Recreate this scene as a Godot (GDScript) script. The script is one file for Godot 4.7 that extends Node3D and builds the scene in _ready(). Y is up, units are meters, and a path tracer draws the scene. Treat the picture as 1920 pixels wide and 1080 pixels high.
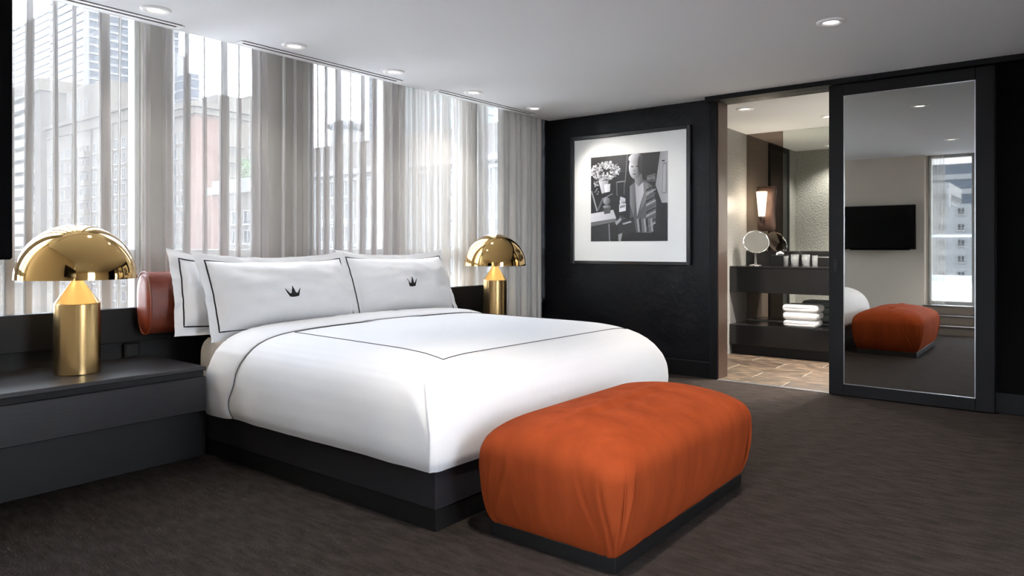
extends Node3D
# Hotel bedroom: window wall on x = 0, dark picture wall on z = 0, camera at the terrace end. Metres, y up.

const H := 2.595
const HP := 2.75      # head of the windows, up in the curtain pocket
var M := {}
var rng := RandomNumberGenerator.new()
var used := {}

func _ready() -> void:
	rng.seed = 7
	setup_view()
	materials()
	shell()
	window_wall()
	curtains()
	ceiling_fittings()
	dark_wall()
	bathroom()
	tv_end()
	bed()
	nightstands()
	bench()
	city()

# ------------------------------------------------------------------ camera, sky, sun, exposure
func setup_view() -> void:
	var cam := Camera3D.new()
	cam.name = "camera"
	cam.projection = Camera3D.PROJECTION_FRUSTUM
	cam.near = 0.05
	cam.far = 2000.0
	cam.size = 2.0 * 0.05 * 540.0 / 1331.0
	cam.frustum_offset = Vector2(0, -0.05 * 75.8 / 1331.0)
	cam.position = Vector3(4.49, 1.216, 6.33)
	cam.rotation = Vector3(0, 0.66648, 0)
	add_child(cam)
	cam.current = true
	var env := Environment.new()
	env.background_mode = Environment.BG_SKY
	var sky := Sky.new()
	var sm := ProceduralSkyMaterial.new()
	sm.sky_top_color = Color(0.88, 0.93, 1.0)
	sm.sky_horizon_color = Color(0.95, 0.975, 1.0)
	sm.ground_bottom_color = Color(0.62, 0.61, 0.6)
	sm.ground_horizon_color = Color(0.8, 0.8, 0.8)
	sm.sky_curve = 0.2
	sky.sky_material = sm
	env.sky = sky
	env.background_energy_multiplier = 9.0
	env.tonemap_mode = Environment.TONE_MAPPER_LINEAR
	env.tonemap_exposure = 2.5
	env.sdfgi_enabled = true
	env.ssao_enabled = true
	env.ssil_enabled = true
	var we := WorldEnvironment.new()
	we.name = "world_environment"
	we.environment = env
	add_child(we)
	var sun := DirectionalLight3D.new()
	sun.name = "sun"
	sun.light_color = Color(1.0, 0.95, 0.87)
	sun.light_energy = 1.6
	sun.light_angular_distance = 0.6
	sun.shadow_enabled = true
	add_child(sun)
	sun.look_at_from_position(Vector3.ZERO, Vector3(-0.66, -0.74, -0.18))

# ------------------------------------------------------------------ helpers
func numbered(called: String) -> String:
	if not used.has(called):
		used[called] = 0
		return called
	used[called] += 1
	return "%s_%03d" % [called, used[called]]

func tag(o: Node, label: String, category: String, group := "", kind := "") -> void:
	o.set_meta("label", label)
	o.set_meta("category", category)
	if group != "":
		o.set_meta("group", group)
	if kind != "":
		o.set_meta("kind", kind)

func thing(called: String, label: String, category: String, at := Vector3.ZERO, group := "", kind := "") -> Node3D:
	var o := Node3D.new()
	o.name = numbered(called)
	add_child(o)
	o.position = at
	tag(o, label, category, group, kind)
	return o

func new_st() -> SurfaceTool:
	var st := SurfaceTool.new()
	st.begin(Mesh.PRIMITIVE_TRIANGLES)
	return st

func mesh_of(st: SurfaceTool) -> ArrayMesh:
	st.generate_normals()
	return st.commit()

func part(called: String, st: SurfaceTool, m: Material, parent: Node) -> MeshInstance3D:
	return put_mesh(called, mesh_of(st), m, parent)

func put_mesh(called: String, mesh: Mesh, m: Material, parent: Node) -> MeshInstance3D:
	var o := MeshInstance3D.new()
	o.mesh = mesh
	o.material_override = m
	o.name = numbered(called) if parent == self else called
	parent.add_child(o, true)
	return o

func solo(called: String, st: SurfaceTool, m: Material, label: String, category: String, group := "", kind := "") -> MeshInstance3D:
	var o := part(called, st, m, self)
	tag(o, label, category, group, kind)
	return o

func tri(st: SurfaceTool, a: Vector3, b: Vector3, c: Vector3, g := -1) -> void:
	st.set_smooth_group(g)
	st.add_vertex(a)
	st.add_vertex(b)
	st.add_vertex(c)

# a, b, c, d run counter-clockwise seen from outside
func quad(st: SurfaceTool, a: Vector3, b: Vector3, c: Vector3, d: Vector3, g := -1) -> void:
	tri(st, a, c, b, g)
	tri(st, a, d, c, g)

func uvquad(st: SurfaceTool, a: Vector3, b: Vector3, c: Vector3, d: Vector3) -> void:
	st.set_smooth_group(-1)
	for k in [[a, Vector2(0, 1)], [c, Vector2(1, 0)], [b, Vector2(1, 1)], [a, Vector2(0, 1)], [d, Vector2(0, 0)], [c, Vector2(1, 0)]]:
		st.set_uv(k[1])
		st.add_vertex(k[0])

# chamfered box from corner p to corner q
func box(st: SurfaceTool, p: Vector3, q: Vector3, bev := 0.0) -> void:
	if bev <= 0.0:
		var v := []
		for k in 8:
			v.append(Vector3(q.x if k & 1 else p.x, q.y if k & 2 else p.y, q.z if k & 4 else p.z))
		quad(st, v[4], v[5], v[7], v[6])
		quad(st, v[1], v[0], v[2], v[3])
		quad(st, v[5], v[1], v[3], v[7])
		quad(st, v[0], v[4], v[6], v[2])
		quad(st, v[6], v[7], v[3], v[2])
		quad(st, v[0], v[1], v[5], v[4])
		return
	var c := (p + q) * 0.5
	var h := (q - p) * 0.5
	bev = minf(bev, minf(h.x, minf(h.y, h.z)) * 0.98)
	var i := h - Vector3(bev, bev, bev)
	for ax in 3:
		for s: float in [-1.0, 1.0]:
			var u := (ax + 1) % 3
			var w := (ax + 2) % 3
			var pts := []
			for k in [[-1, -1], [1, -1], [1, 1], [-1, 1]]:
				var v := Vector3()
				v[ax] = s * h[ax]
				v[u] = k[0] * i[u]
				v[w] = k[1] * i[w]
				pts.append(c + v)
			if s > 0:
				quad(st, pts[0], pts[1], pts[2], pts[3])
			else:
				quad(st, pts[3], pts[2], pts[1], pts[0])
	for ax in 3:      # edges along ax
		var u := (ax + 1) % 3
		var w := (ax + 2) % 3
		for su: float in [-1.0, 1.0]:
			for sw: float in [-1.0, 1.0]:
				var a := Vector3()
				var b := Vector3()
				a[u] = su * h[u]
				a[w] = sw * i[w]
				b[u] = su * i[u]
				b[w] = sw * h[w]
				var a1 := a
				var b1 := b
				a[ax] = -i[ax]
				b[ax] = -i[ax]
				a1[ax] = i[ax]
				b1[ax] = i[ax]
				if su * sw > 0:
					quad(st, c + a, c + b, c + b1, c + a1)
				else:
					quad(st, c + b, c + a, c + a1, c + b1)
	for sx: float in [-1.0, 1.0]:
		for sy: float in [-1.0, 1.0]:
			for sz: float in [-1.0, 1.0]:
				var a := c + Vector3(sx * h.x, sy * i.y, sz * i.z)
				var b := c + Vector3(sx * i.x, sy * h.y, sz * i.z)
				var d := c + Vector3(sx * i.x, sy * i.y, sz * h.z)
				if sx * sy * sz > 0:
					tri(st, a, d, b)
				else:
					tri(st, a, b, d)

func boxes(list: Array, bev := 0.0) -> SurfaceTool:
	var st := new_st()
	for b in list:
		box(st, b[0], b[1], bev)
	return st

func V(x: float, y: float, z: float) -> Vector3:
	return Vector3(x, y, z)

# lathe of (radius, height) points round the y axis; the profile runs upwards on the outside
func lathe(st: SurfaceTool, prof: PackedVector2Array, seg := 48, at := Vector3.ZERO, g := 0) -> void:
	for k in prof.size() - 1:
		var p := prof[k]
		var q := prof[k + 1]
		for s in seg:
			var a0 := TAU * s / seg
			var a1 := TAU * (s + 1) / seg
			var d0 := V(cos(a0), 0, -sin(a0))
			var d1 := V(cos(a1), 0, -sin(a1))
			var a := at + d0 * p.x + V(0, p.y, 0)
			var b := at + d1 * p.x + V(0, p.y, 0)
			var c := at + d1 * q.x + V(0, q.y, 0)
			var d := at + d0 * q.x + V(0, q.y, 0)
			if p.x > 1e-6:
				tri(st, a, c, b, g)
			if q.x > 1e-6:
				tri(st, a, d, c, g)

func tube(st: SurfaceTool, pts: Array, r: float, sides := 8, closed := false) -> void:
	var n := pts.size()
	var rings := []
	var ref := Vector3.UP
	for k in n:
		var a: Vector3 = pts[(k - 1 + n) % n] if closed or k > 0 else pts[k]
		var b: Vector3 = pts[(k + 1) % n] if closed or k < n - 1 else pts[k]
		var t := (b - a).normalized()
		var u := ref - t * ref.dot(t)
		if u.length() < 0.05:
			ref = Vector3.RIGHT if absf(t.x) < 0.8 else Vector3.BACK
			u = ref - t * ref.dot(t)
		u = u.normalized()
		ref = u
		var w := t.cross(u)
		var ring := []
		for s in sides:
			var an := TAU * s / sides
			ring.append(pts[k] + (u * cos(an) + w * sin(an)) * r)
		rings.append(ring)
	for k in (n if closed else n - 1):
		var p: Array = rings[k]
		var q: Array = rings[(k + 1) % n]
		for s in sides:
			quad(st, p[s], p[(s + 1) % sides], q[(s + 1) % sides], q[s], 0)
	if not closed:
		for s in range(1, sides - 1):
			tri(st, rings[0][0], rings[0][s], rings[0][s + 1])
			tri(st, rings[n - 1][0], rings[n - 1][s + 1], rings[n - 1][s])

# sheet through rows of points; outside is where (next point) x (next row) points
func sheet(st: SurfaceTool, rows: Array, close := false, g := 0) -> void:
	for j in rows.size() - 1:
		var a: Array = rows[j]
		var b: Array = rows[j + 1]
		var n := a.size()
		for i in (n if close else n - 1):
			var k := (i + 1) % n
			quad(st, a[i], a[k], b[k], b[i], g)

# ring of a rounded rectangle in plan, counter-clockwise seen from above
func ring(x0: float, x1: float, z0: float, z1: float, y: float, r: float, ns := 20, nc := 10) -> Array:
	r = maxf(0.001, minf(r, minf((x1 - x0) * 0.499, (z1 - z0) * 0.499)))
	var out := []
	var cs := [[x1 - r, z1 - r, -90.0], [x1 - r, z0 + r, 0.0], [x0 + r, z0 + r, 90.0], [x0 + r, z1 - r, 180.0]]
	for k in 4:
		var c: Array = cs[k]
		for i in nc + 1:
			var an := deg_to_rad(c[2] + 90.0 * i / nc)
			out.append(V(c[0] + r * cos(an), y, c[1] - r * sin(an)))
		var a: Vector3 = out[-1]
		var d: Array = cs[(k + 1) % 4]
		var bn := deg_to_rad(d[2])
		var b := V(d[0] + r * cos(bn), y, d[1] - r * sin(bn))
		for i in range(1, ns):
			out.append(a.lerp(b, float(i) / ns))
	return out

func smooth(a: float, b: float, x: float) -> float:
	return smoothstep(a, b, x)

# piecewise curve through [x, y] pairs, eased
func curve_at(tab: Array, x: float) -> float:
	if x <= tab[0][0]:
		return tab[0][1]
	for k in tab.size() - 1:
		if x <= tab[k + 1][0]:
			var t: float = (x - tab[k][0]) / (tab[k + 1][0] - tab[k][0])
			return lerpf(tab[k][1], tab[k + 1][1], t)
	return tab[-1][1]

# ------------------------------------------------------------------ materials
func plain(called: String, c: Color, rough := 0.6, metal := 0.0, spec := 0.5) -> StandardMaterial3D:
	var m := StandardMaterial3D.new()
	m.resource_name = called
	m.albedo_color = c
	m.roughness = rough
	m.metallic = metal
	m.metallic_specular = spec
	M[called] = m
	return m

func noise(freq: float, octaves := 4, seed_ := 1, kind := FastNoiseLite.TYPE_SIMPLEX_SMOOTH) -> FastNoiseLite:
	var n := FastNoiseLite.new()
	n.noise_type = kind
	n.frequency = freq
	n.fractal_octaves = octaves
	n.seed = seed_
	return n

func noise_tex(n: FastNoiseLite, lo: Color, hi: Color, size := 512, mid := 0.5) -> NoiseTexture2D:
	var t := NoiseTexture2D.new()
	t.width = size
	t.height = size
	t.seamless = true
	t.noise = n
	var r := Gradient.new()
	r.offsets = PackedFloat32Array([0.0, mid, 1.0])
	r.colors = PackedColorArray([lo, lo.lerp(hi, 0.5), hi])
	t.color_ramp = r
	return t

func height_tex(n: FastNoiseLite, size := 512) -> NoiseTexture2D:
	var t := NoiseTexture2D.new()
	t.width = size
	t.height = size
	t.seamless = true
	t.noise = n
	return t

func tri_map(m: StandardMaterial3D, s: Vector3) -> void:
	m.uv1_triplanar = true
	m.uv1_world_triplanar = true
	m.uv1_scale = s

func emit(m: StandardMaterial3D, c: Color, e: float) -> void:
	m.emission_enabled = true
	m.emission = c
	m.emission_energy_multiplier = e

func materials() -> void:
	plain("ceiling paint", Color(0.90, 0.905, 0.91), 0.85, 0.0, 0.3)
	plain("white trim", Color(0.96, 0.96, 0.96), 0.5)
	plain("grille black", Color(0.015, 0.015, 0.017), 0.7)
	plain("window frame", Color(0.60, 0.60, 0.59), 0.5)
	plain("pier", Color(0.50, 0.48, 0.455), 0.75)
	var g := plain("clear pane", Color(0.95, 0.98, 1.0, 0.06), 0.02)
	g.transparency = BaseMaterial3D.TRANSPARENCY_ALPHA
	# carpet
	var c := plain("carpet", Color.WHITE, 0.95, 0.0, 0.2)
	c.albedo_texture = noise_tex(noise(0.02, 5, 3), Color(0.196, 0.17, 0.157), Color(0.295, 0.265, 0.25), 512)
	c.detail_enabled = true
	c.detail_blend_mode = BaseMaterial3D.BLEND_MODE_MUL
	c.detail_albedo = noise_tex(noise(0.2, 2, 9), Color(0.72, 0.72, 0.72), Color(1, 1, 1), 512)
	c.heightmap_enabled = true
	c.heightmap_scale = 0.6
	c.heightmap_texture = height_tex(noise(0.22, 2, 5), 512)
	tri_map(c, V(0.55, 0.55, 2.2))
	# dark polished plaster
	var p := plain("dark plaster", Color.WHITE, 0.4, 0.0, 0.36)
	p.albedo_texture = noise_tex(noise(0.012, 5, 11), Color(0.014, 0.017, 0.036), Color(0.036, 0.042, 0.068), 512)
	p.roughness_texture = noise_tex(noise(0.01, 5, 12), Color(0.55, 0.55, 0.55), Color(1.0, 1.0, 1.0), 512)
	p.roughness = 0.6
	p.heightmap_enabled = true
	p.heightmap_scale = 0.25
	p.heightmap_texture = height_tex(noise(0.02, 5, 14), 512)
	tri_map(p, V(0.7, 0.7, 0.7))
	plain("black paint", Color(0.04, 0.042, 0.053), 0.55, 0.0, 0.34)
	plain("matt black", Color(0.018, 0.018, 0.02), 0.8, 0.0, 0.2)
	plain("door lacquer", Color(0.04, 0.038, 0.047), 0.55, 0.0, 0.34)
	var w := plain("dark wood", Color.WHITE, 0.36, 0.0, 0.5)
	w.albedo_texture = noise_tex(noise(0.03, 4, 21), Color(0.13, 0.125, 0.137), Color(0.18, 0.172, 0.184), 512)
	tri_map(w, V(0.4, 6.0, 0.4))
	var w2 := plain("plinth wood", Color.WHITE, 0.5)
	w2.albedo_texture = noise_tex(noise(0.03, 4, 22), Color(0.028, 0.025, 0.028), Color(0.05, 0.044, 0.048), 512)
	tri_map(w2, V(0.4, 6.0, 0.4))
	plain("panel wood", Color(0.045, 0.043, 0.05), 0.5, 0.0, 0.35)
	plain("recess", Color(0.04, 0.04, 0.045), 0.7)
	# brass
	plain("polished brass", Color(0.80, 0.66, 0.43), 0.07, 1.0)
	var b := plain("satin brass", Color(0.79, 0.67, 0.47), 0.25, 1.0)
	b.normal_enabled = true
	b.normal_scale = 0.06
	var bn := NoiseTexture2D.new()
	bn.width = 512
	bn.height = 512
	bn.seamless = true
	bn.as_normal_map = true
	bn.bump_strength = 2.0
	bn.noise = noise(0.12, 2, 31)
	b.normal_texture = bn
	b.uv1_triplanar = true
	b.uv1_scale = V(14, 0.05, 14)
	plain("dome lining", Color(0.93, 0.9, 0.84), 0.6)
	var bulb := plain("bulb glow", Color(1, 0.93, 0.8), 0.4)
	emit(bulb, Color(1.0, 0.90, 0.72), 1.8)
	# cloth
	var l := plain("white linen", Color(0.90, 0.90, 0.905), 0.8, 0.0, 0.3)
	l.heightmap_enabled = true
	l.heightmap_scale = 0.35
	l.heightmap_texture = height_tex(noise(0.006, 4, 41), 512)
	tri_map(l, V(0.8, 0.8, 0.8))
	plain("black thread", Color(0.05, 0.05, 0.055), 0.8)
	var v := plain("rust velvet", Color(0.58, 0.255, 0.126), 0.85, 0.0, 0.15)
	v.albedo_texture = noise_tex(noise(0.008, 4, 51), Color(0.84, 0.82, 0.80), Color(1, 1, 1), 512)
	v.rim_enabled = true
	v.rim = 0.35
	v.rim_tint = 1.0
	v.heightmap_enabled = true
	v.heightmap_scale = 0.3
	v.heightmap_texture = height_tex(noise(0.008, 4, 52), 512)
	tri_map(v, V(1.6, 0.45, 1.6))
	plain("rust seam", Color(0.50, 0.17, 0.06), 0.8)
	var le := plain("tan leather", Color.WHITE, 0.38, 0.0, 0.5)
	le.albedo_texture = noise_tex(noise(0.02, 4, 61), Color(0.39, 0.155, 0.078), Color(0.47, 0.20, 0.11), 512)
	tri_map(le, V(1.4, 1.4, 1.4))
	# sheer curtain and drape
	var s := plain("sheer cloth", Color(0.93, 0.915, 0.89, 0.24), 0.9, 0.0, 0.1)
	s.transparency = BaseMaterial3D.TRANSPARENCY_ALPHA
	s.backlight_enabled = true
	s.backlight = Color(0.17, 0.168, 0.164)
	s.cull_mode = BaseMaterial3D.CULL_DISABLED
	var s2 := plain("gathered sheer", Color(0.74, 0.725, 0.71, 0.74), 0.9, 0.0, 0.1)
	s2.transparency = BaseMaterial3D.TRANSPARENCY_ALPHA
	s2.backlight_enabled = true
	s2.backlight = Color(0.19, 0.188, 0.185)
	s2.cull_mode = BaseMaterial3D.CULL_DISABLED
	var s3 := plain("airy sheer", Color(0.86, 0.845, 0.825, 0.44), 0.9, 0.0, 0.1)
	s3.transparency = BaseMaterial3D.TRANSPARENCY_ALPHA
	s3.backlight_enabled = true
	s3.backlight = Color(0.16, 0.158, 0.154)
	s3.cull_mode = BaseMaterial3D.CULL_DISABLED
	var d := plain("grey drape", Color.WHITE, 0.9, 0.0, 0.15)
	d.albedo_texture = noise_tex(noise(0.25, 2, 71), Color(0.76, 0.755, 0.745), Color(0.86, 0.855, 0.845), 512)
	tri_map(d, V(2.5, 0.7, 2.5))
	d.backlight_enabled = true
	d.backlight = Color(0.16, 0.16, 0.158)
	d.cull_mode = BaseMaterial3D.CULL_DISABLED
	# mirrors, chrome, glass
	plain("mirror", Color(0.80, 0.81, 0.80), 0.015, 1.0)
	plain("bath mirror", Color(0.86, 0.88, 0.86), 0.015, 1.0)
	plain("tinted mirror", Color(0.52, 0.47, 0.43), 0.03, 1.0)
	plain("chrome", Color(0.85, 0.85, 0.86), 0.08, 1.0)
	plain("steel edge", Color(0.75, 0.75, 0.76), 0.3, 1.0)
	var tg := plain("tumbler glass", Color(0.97, 0.98, 0.98, 0.07), 0.02)
	tg.refraction_enabled = true
	tg.refraction_scale = 0.05
	plain("screen", Color(0.004, 0.004, 0.005), 0.2, 0.0, 0.3)
	plain("screen bezel", Color(0.006, 0.006, 0.008), 0.6, 0.0, 0.12)
	# bathroom
	var st := plain("silver stone", Color.WHITE, 0.42, 0.0, 0.5)
	st.albedo_texture = noise_tex(noise(0.09, 4, 81), Color(0.40, 0.395, 0.385), Color(0.62, 0.615, 0.60), 512)
	st.heightmap_enabled = true
	st.heightmap_scale = 0.3
	st.heightmap_texture = height_tex(noise(0.06, 5, 82), 512)
	tri_map(st, V(1.0, 1.0, 1.0))
	plain("bronze jamb", Color(0.36, 0.29, 0.25), 0.3, 0.6)
	plain("vanity black", Color(0.07, 0.068, 0.07), 0.18)
	for k in 3:
		var t := plain("slate tile %d" % k, Color.WHITE, 0.5)
		var tone := [Color(1, 1, 1), Color(0.86, 0.84, 0.82), Color(1.08, 1.03, 0.96)][k] as Color
		t.albedo_color = Color(minf(tone.r, 1), minf(tone.g, 1), minf(tone.b, 1))
		t.albedo_texture = noise_tex(noise(0.014, 6, 90 + k), Color(0.13, 0.10, 0.08), Color(0.46, 0.385, 0.31), 512)
		t.heightmap_enabled = true
		t.heightmap_scale = 0.5
		t.heightmap_texture = height_tex(noise(0.03, 5, 95), 256)
		tri_map(t, V(0.7, 1.0, 1.7))
	plain("pale grout", Color(0.56, 0.53, 0.49), 0.8)
	plain("towel white", Color(0.88, 0.88, 0.885), 0.95)
	M["towel white"].heightmap_enabled = true
	M["towel white"].heightmap_scale = 0.3
	M["towel white"].heightmap_texture = height_tex(noise(0.3, 2, 99), 256)
	tri_map(M["towel white"], V(3, 3, 3))
	plain("sconce leather", Color(0.27, 0.20, 0.17), 0.35, 0.3)
	var sg := plain("sconce glow", Color(1, 0.95, 0.86), 0.5)
	emit(sg, Color(1.0, 0.90, 0.74), 1.1)
	var lens := plain("downlight glow", Color(1, 1, 1), 0.4)
	emit(lens, Color(1.0, 0.97, 0.92), 1.6)
	plain("card white", Color(0.92, 0.92, 0.92), 0.7)
	# tv end
	plain("taupe wall", Color(0.82, 0.78, 0.73), 0.8)
	plain("step stone", Color(0.42, 0.38, 0.34), 0.6)
	plain("terrace paving", Color(0.451, 0.451, 0.458), 0.8)
	plain("rail grey", Color(0.55, 0.58, 0.62), 0.4, 0.4)
	# picture
	plain("frame black", Color(0.03, 0.03, 0.033), 0.3)
	plain("mat board", Color(0.95, 0.955, 0.95), 0.75, 0.0, 0.4)
	var ph := plain("photo print", Color.WHITE, 0.45)
	ph.albedo_texture = paint_photo()
	# city
	plain("cream render", Color(0.223, 0.21, 0.194), 0.9, 0.0, 0.05)
	plain("stone render", Color(0.201, 0.19, 0.179), 0.9, 0.0, 0.05)
	var br := plain("brick", Color.WHITE, 0.9, 0.0, 0.05)
	br.albedo_texture = noise_tex(noise(0.05, 4, 101), Color(0.235, 0.18, 0.157), Color(0.26, 0.204, 0.18), 256)
	tri_map(br, V(0.06, 0.12, 0.06))
	plain("concrete", Color(0.204, 0.204, 0.207), 0.9, 0.0, 0.05)
	plain("street", Color(0.68, 0.67, 0.66), 0.95, 0.0, 0.1)
	plain("white cladding", Color(0.277, 0.277, 0.28), 0.9, 0.0, 0.05)
	plain("far frame", Color(0.295, 0.295, 0.295), 0.9, 0.0, 0.05)
	plain("far pane", Color(0.063, 0.065, 0.073), 0.4, 0.0, 0.18)
	plain("tower glass", Color(0.125, 0.143, 0.168), 0.4, 0.0, 0.2)
	plain("tower glass dark", Color(0.112, 0.128, 0.159), 0.4, 0.0, 0.2)
	plain("tower glass green", Color(0.192, 0.226, 0.229), 0.4, 0.0, 0.2)
	plain("leaf green", Color(0.15, 0.24, 0.085), 0.8)
	plain("bark", Color(0.3, 0.24, 0.18), 0.9)

# ------------------------------------------------------------------ room shell
func shell() -> void:
	solo("floor", boxes([[V(-0.45, -0.12, 0.05), V(6.5, 0, 7.5)], [V(-0.45, -0.12, -0.2), V(1.93, 0, 0.05)], [V(2.95, -0.12, -0.2), V(6.5, 0, 0.05)]]), M["carpet"], "dark brown wall to wall carpet under the bed and bench", "carpet", "", "structure")
	solo("ceiling", boxes([[V(0.025, H, -2.6), V(6.5, H + 0.25, 7.5)], [V(-0.45, HP, -0.2), V(0.025, H + 0.25, 7.5)]]), M["ceiling paint"], "smooth white ceiling over the bedroom", "ceiling", "", "structure")
	solo("wall_right", boxes([[V(6.3, 0, 0), V(6.5, H, 3.6)], [V(6.3, 0, 3.6), V(6.5, 0.5, 4.94)], [V(6.3, 2.45, 3.6), V(6.5, H, 4.94)], [V(6.3, 0, 4.94), V(6.5, H, 7.5)]]), M["taupe wall"], "taupe wall behind the photographer, right of the room", "wall", "", "structure")
	solo("wall_rear", boxes([[V(3.47, 0, 7.2), V(6.3, 0.36, 7.34)], [V(3.47, 0.36, 7.2), V(3.66, H, 7.34)], [V(4.50, 0, 7.2), V(6.3, H, 7.34)], [V(3.47, 0, 6.24), V(3.6, H, 7.2)]]), M["taupe wall"], "taupe wall of the entry recess beside the terrace door", "wall", "", "structure")

func window_wall() -> void:
	var x0 := -0.315
	var x1 := -0.225
	var w := thing("wall_window", "pale wall of low sill and piers between the tall windows", "wall", Vector3.ZERO, "", "structure")
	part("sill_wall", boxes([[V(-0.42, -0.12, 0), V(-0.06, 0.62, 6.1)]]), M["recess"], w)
	part("sill", boxes([[V(-0.42, 0.62, 0), V(-0.06, 0.66, 6.1)]], 0.004), M["window frame"], w)
	# piers: [z0, z1]
	var piers := [[-0.1, 0.22], [0.97, 1.13], [1.96, 2.12], [2.95, 3.33], [4.065, 4.215], [5.2, 5.35], [5.98, 6.1]]
	for k in piers:
		part("pier", boxes([[V(-0.31, 0.66, k[0]), V(x1 + 0.03, HP, k[1])]], 0.004), M["pier"], w)
	var where := ["behind the heavy drape", "behind the right hand lamp", "left of the right hand lamp", "behind the two crown pillows", "above the bolster", "behind the left lamp", "left of the left lamp"]
	for n in 6:
		var a: float = piers[n][1]
		var b: float = piers[n + 1][0]
		var o := thing("window_%d" % (n + 1), "tall window with grey frame and low transom, " + ["nearest the dark corner", "behind the right hand brass lamp", "behind the right hand crown pillow", "behind the left hand crown pillow", "behind the left hand brass lamp", "beside the television end"][n], "window", Vector3.ZERO, "", "structure")
		var f := 0.035
		part("frame", boxes([[V(x0, 0.66, a), V(x1, HP, a + f)], [V(x0, 0.66, b - f), V(x1, HP, b)], [V(x0, 0.66, a + f), V(x1, 0.70, b - f)], [V(x0, HP - 0.03, a + f), V(x1, HP, b - f)]], 0.004), M["window frame"], o)
		part("transom", boxes([[V(x0, 1.115, a + f), V(x1 + 0.02, 1.205, b - f)]], 0.006), M["window frame"], o)
		part("mullion_strip", boxes([[V(x0, 1.205, b - f - 0.03), V(x1 + 0.015, HP - 0.03, b - f - 0.012)]], 0.002), M["steel edge"], o)
		for e in [[1.205, HP - 0.03], [0.70, 1.115]]:
			part("pane", boxes([[V(-0.292, e[0], a + f), V(-0.286, e[1], b - f)]]), M["clear pane"], o)

# ------------------------------------------------------------------ curtains
# a sheer: flat runs with stitched threefold pleats at the given places (z from high to low)
func sheer(called: String, label: String, za: float, zb: float, pleats: Array, wave: float, seed_: int, airy := 9.0) -> void:
	var r := RandomNumberGenerator.new()
	r.seed = seed_
	var o := thing(called, label, "curtain", V(-0.13, 0.30, 0))
	var hh := HP - 0.302
	var rows := []
	var n := int((za - zb) / 0.025)
	var ph := r.randf() * 9.0
	for j in 9:
		var t := j / 8.0
		var row := []
		for i in n + 1:
			var z := lerpf(za, zb, float(i) / n)
			row.append(V(wave * (sin(z * 31.0 + ph) + 0.6 * sin(z * 74.0 + 2.0 * ph)) * (1.2 - 0.6 * t), t * hh, z))
		rows.append(row)
	var st := new_st()
	sheet(st, rows, false, 0)
	part("cloth", st, M["sheer cloth"], o)
	for p: Array in pleats:
		var drift := r.randf_range(-0.02, 0.02)
		var flare := r.randf_range(-0.1, 0.45)
		var mid: float = (p[0] + p[1]) * 0.5
		var half: float = (p[0] - p[1]) * 0.5
		var pr := []
		for j in 9:
			var t := j / 8.0
			var f := 1.0 + flare * (1.0 - t)
			var m := mid + drift * (1.0 - t)
			var row := []
			for q in [[1.0, 0.008], [0.4, 0.011], [-0.4, 0.010], [-1.0, 0.016], [-0.3, 0.022], [0.4, 0.021], [0.97, 0.027], [0.3, 0.033], [-0.4, 0.032], [-0.98, 0.038]]:
				row.append(V(q[1] + 0.001 * sin(7.0 * t + q[0] * 9.0), t * hh, m + half * f * q[0]))
			pr.append(row)
		var ps := new_st()
		sheet(ps, pr, false, 0)
		part("pleat", ps, M["gathered sheer"] if p[0] > airy or airy == 9.0 else M["airy sheer"], o)

func curtains() -> void:
	var p := [[5.75, 5.69], [5.5, 5.46], [5.25, 5.16], [4.99, 4.95], [4.886, 4.847], [4.751, 4.734], [4.648, 4.636], [4.506, 4.452], [4.387, 4.383], [4.245, 4.21], [4.119, 4.071], [3.983, 3.946], [3.854, 3.838], [3.728, 3.673], [3.601, 3.58], [3.498, 3.44], [3.43, 3.38], [3.235, 3.225], [3.14, 3.128]]
	sheer("sheer_curtain", "white see-through sheer curtain with narrow pleats behind the left lamp and bolster", 5.9, 3.05, p, 0.006, 3)
	var q := [[2.985, 2.972], [2.94, 2.917], [2.866, 2.826], [2.764, 2.695], [2.615, 2.593], [2.505, 2.448], [2.374, 2.333], [2.25, 2.20], [2.16, 2.10]]
	var z := 2.06
	var r := RandomNumberGenerator.new()
	r.seed = 12
	while z > 0.86:
		var w := r.randf_range(0.025, 0.07)
		q.append([z, z - w])
		z -= w + r.randf_range(0.008, 0.05)
	sheer("sheer_curtain", "densely gathered white sheer curtain behind the right hand brass lamp", 3.05, 0.74, q, 0.006, 4, 2.1)
	# heavy drape in the corner: rounded folds
	var rows := []
	for j in 14:
		var t := j / 13.0
		var row := []
		for i in 181:
			var u := i / 180.0
			var zz := lerpf(0.775, 0.035, u)
			var ph := u * 8.0 * TAU + 0.9 * sin(u * 9.0)
			var s := sin(ph)
			var fold := signf(s) * pow(absf(s), 0.7)
			var amp := 0.052 * (0.75 + 0.25 * sin(u * 23.0 + 1.0)) * (1.0 + 0.15 * (1.0 - t))
			row.append(V(-0.048 + fold * amp, lerpf(0.015, HP - 0.003, t), zz + 0.022 * cos(ph) + 0.012 * (1.0 - t) * sin(u * 14.0)))
		rows.append(row)
	var st := new_st()
	sheet(st, rows, false, 0)
	solo("drape", st, M["grey drape"], "heavy grey linen drape hanging in folds in the corner by the dark wall", "curtain")

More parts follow.
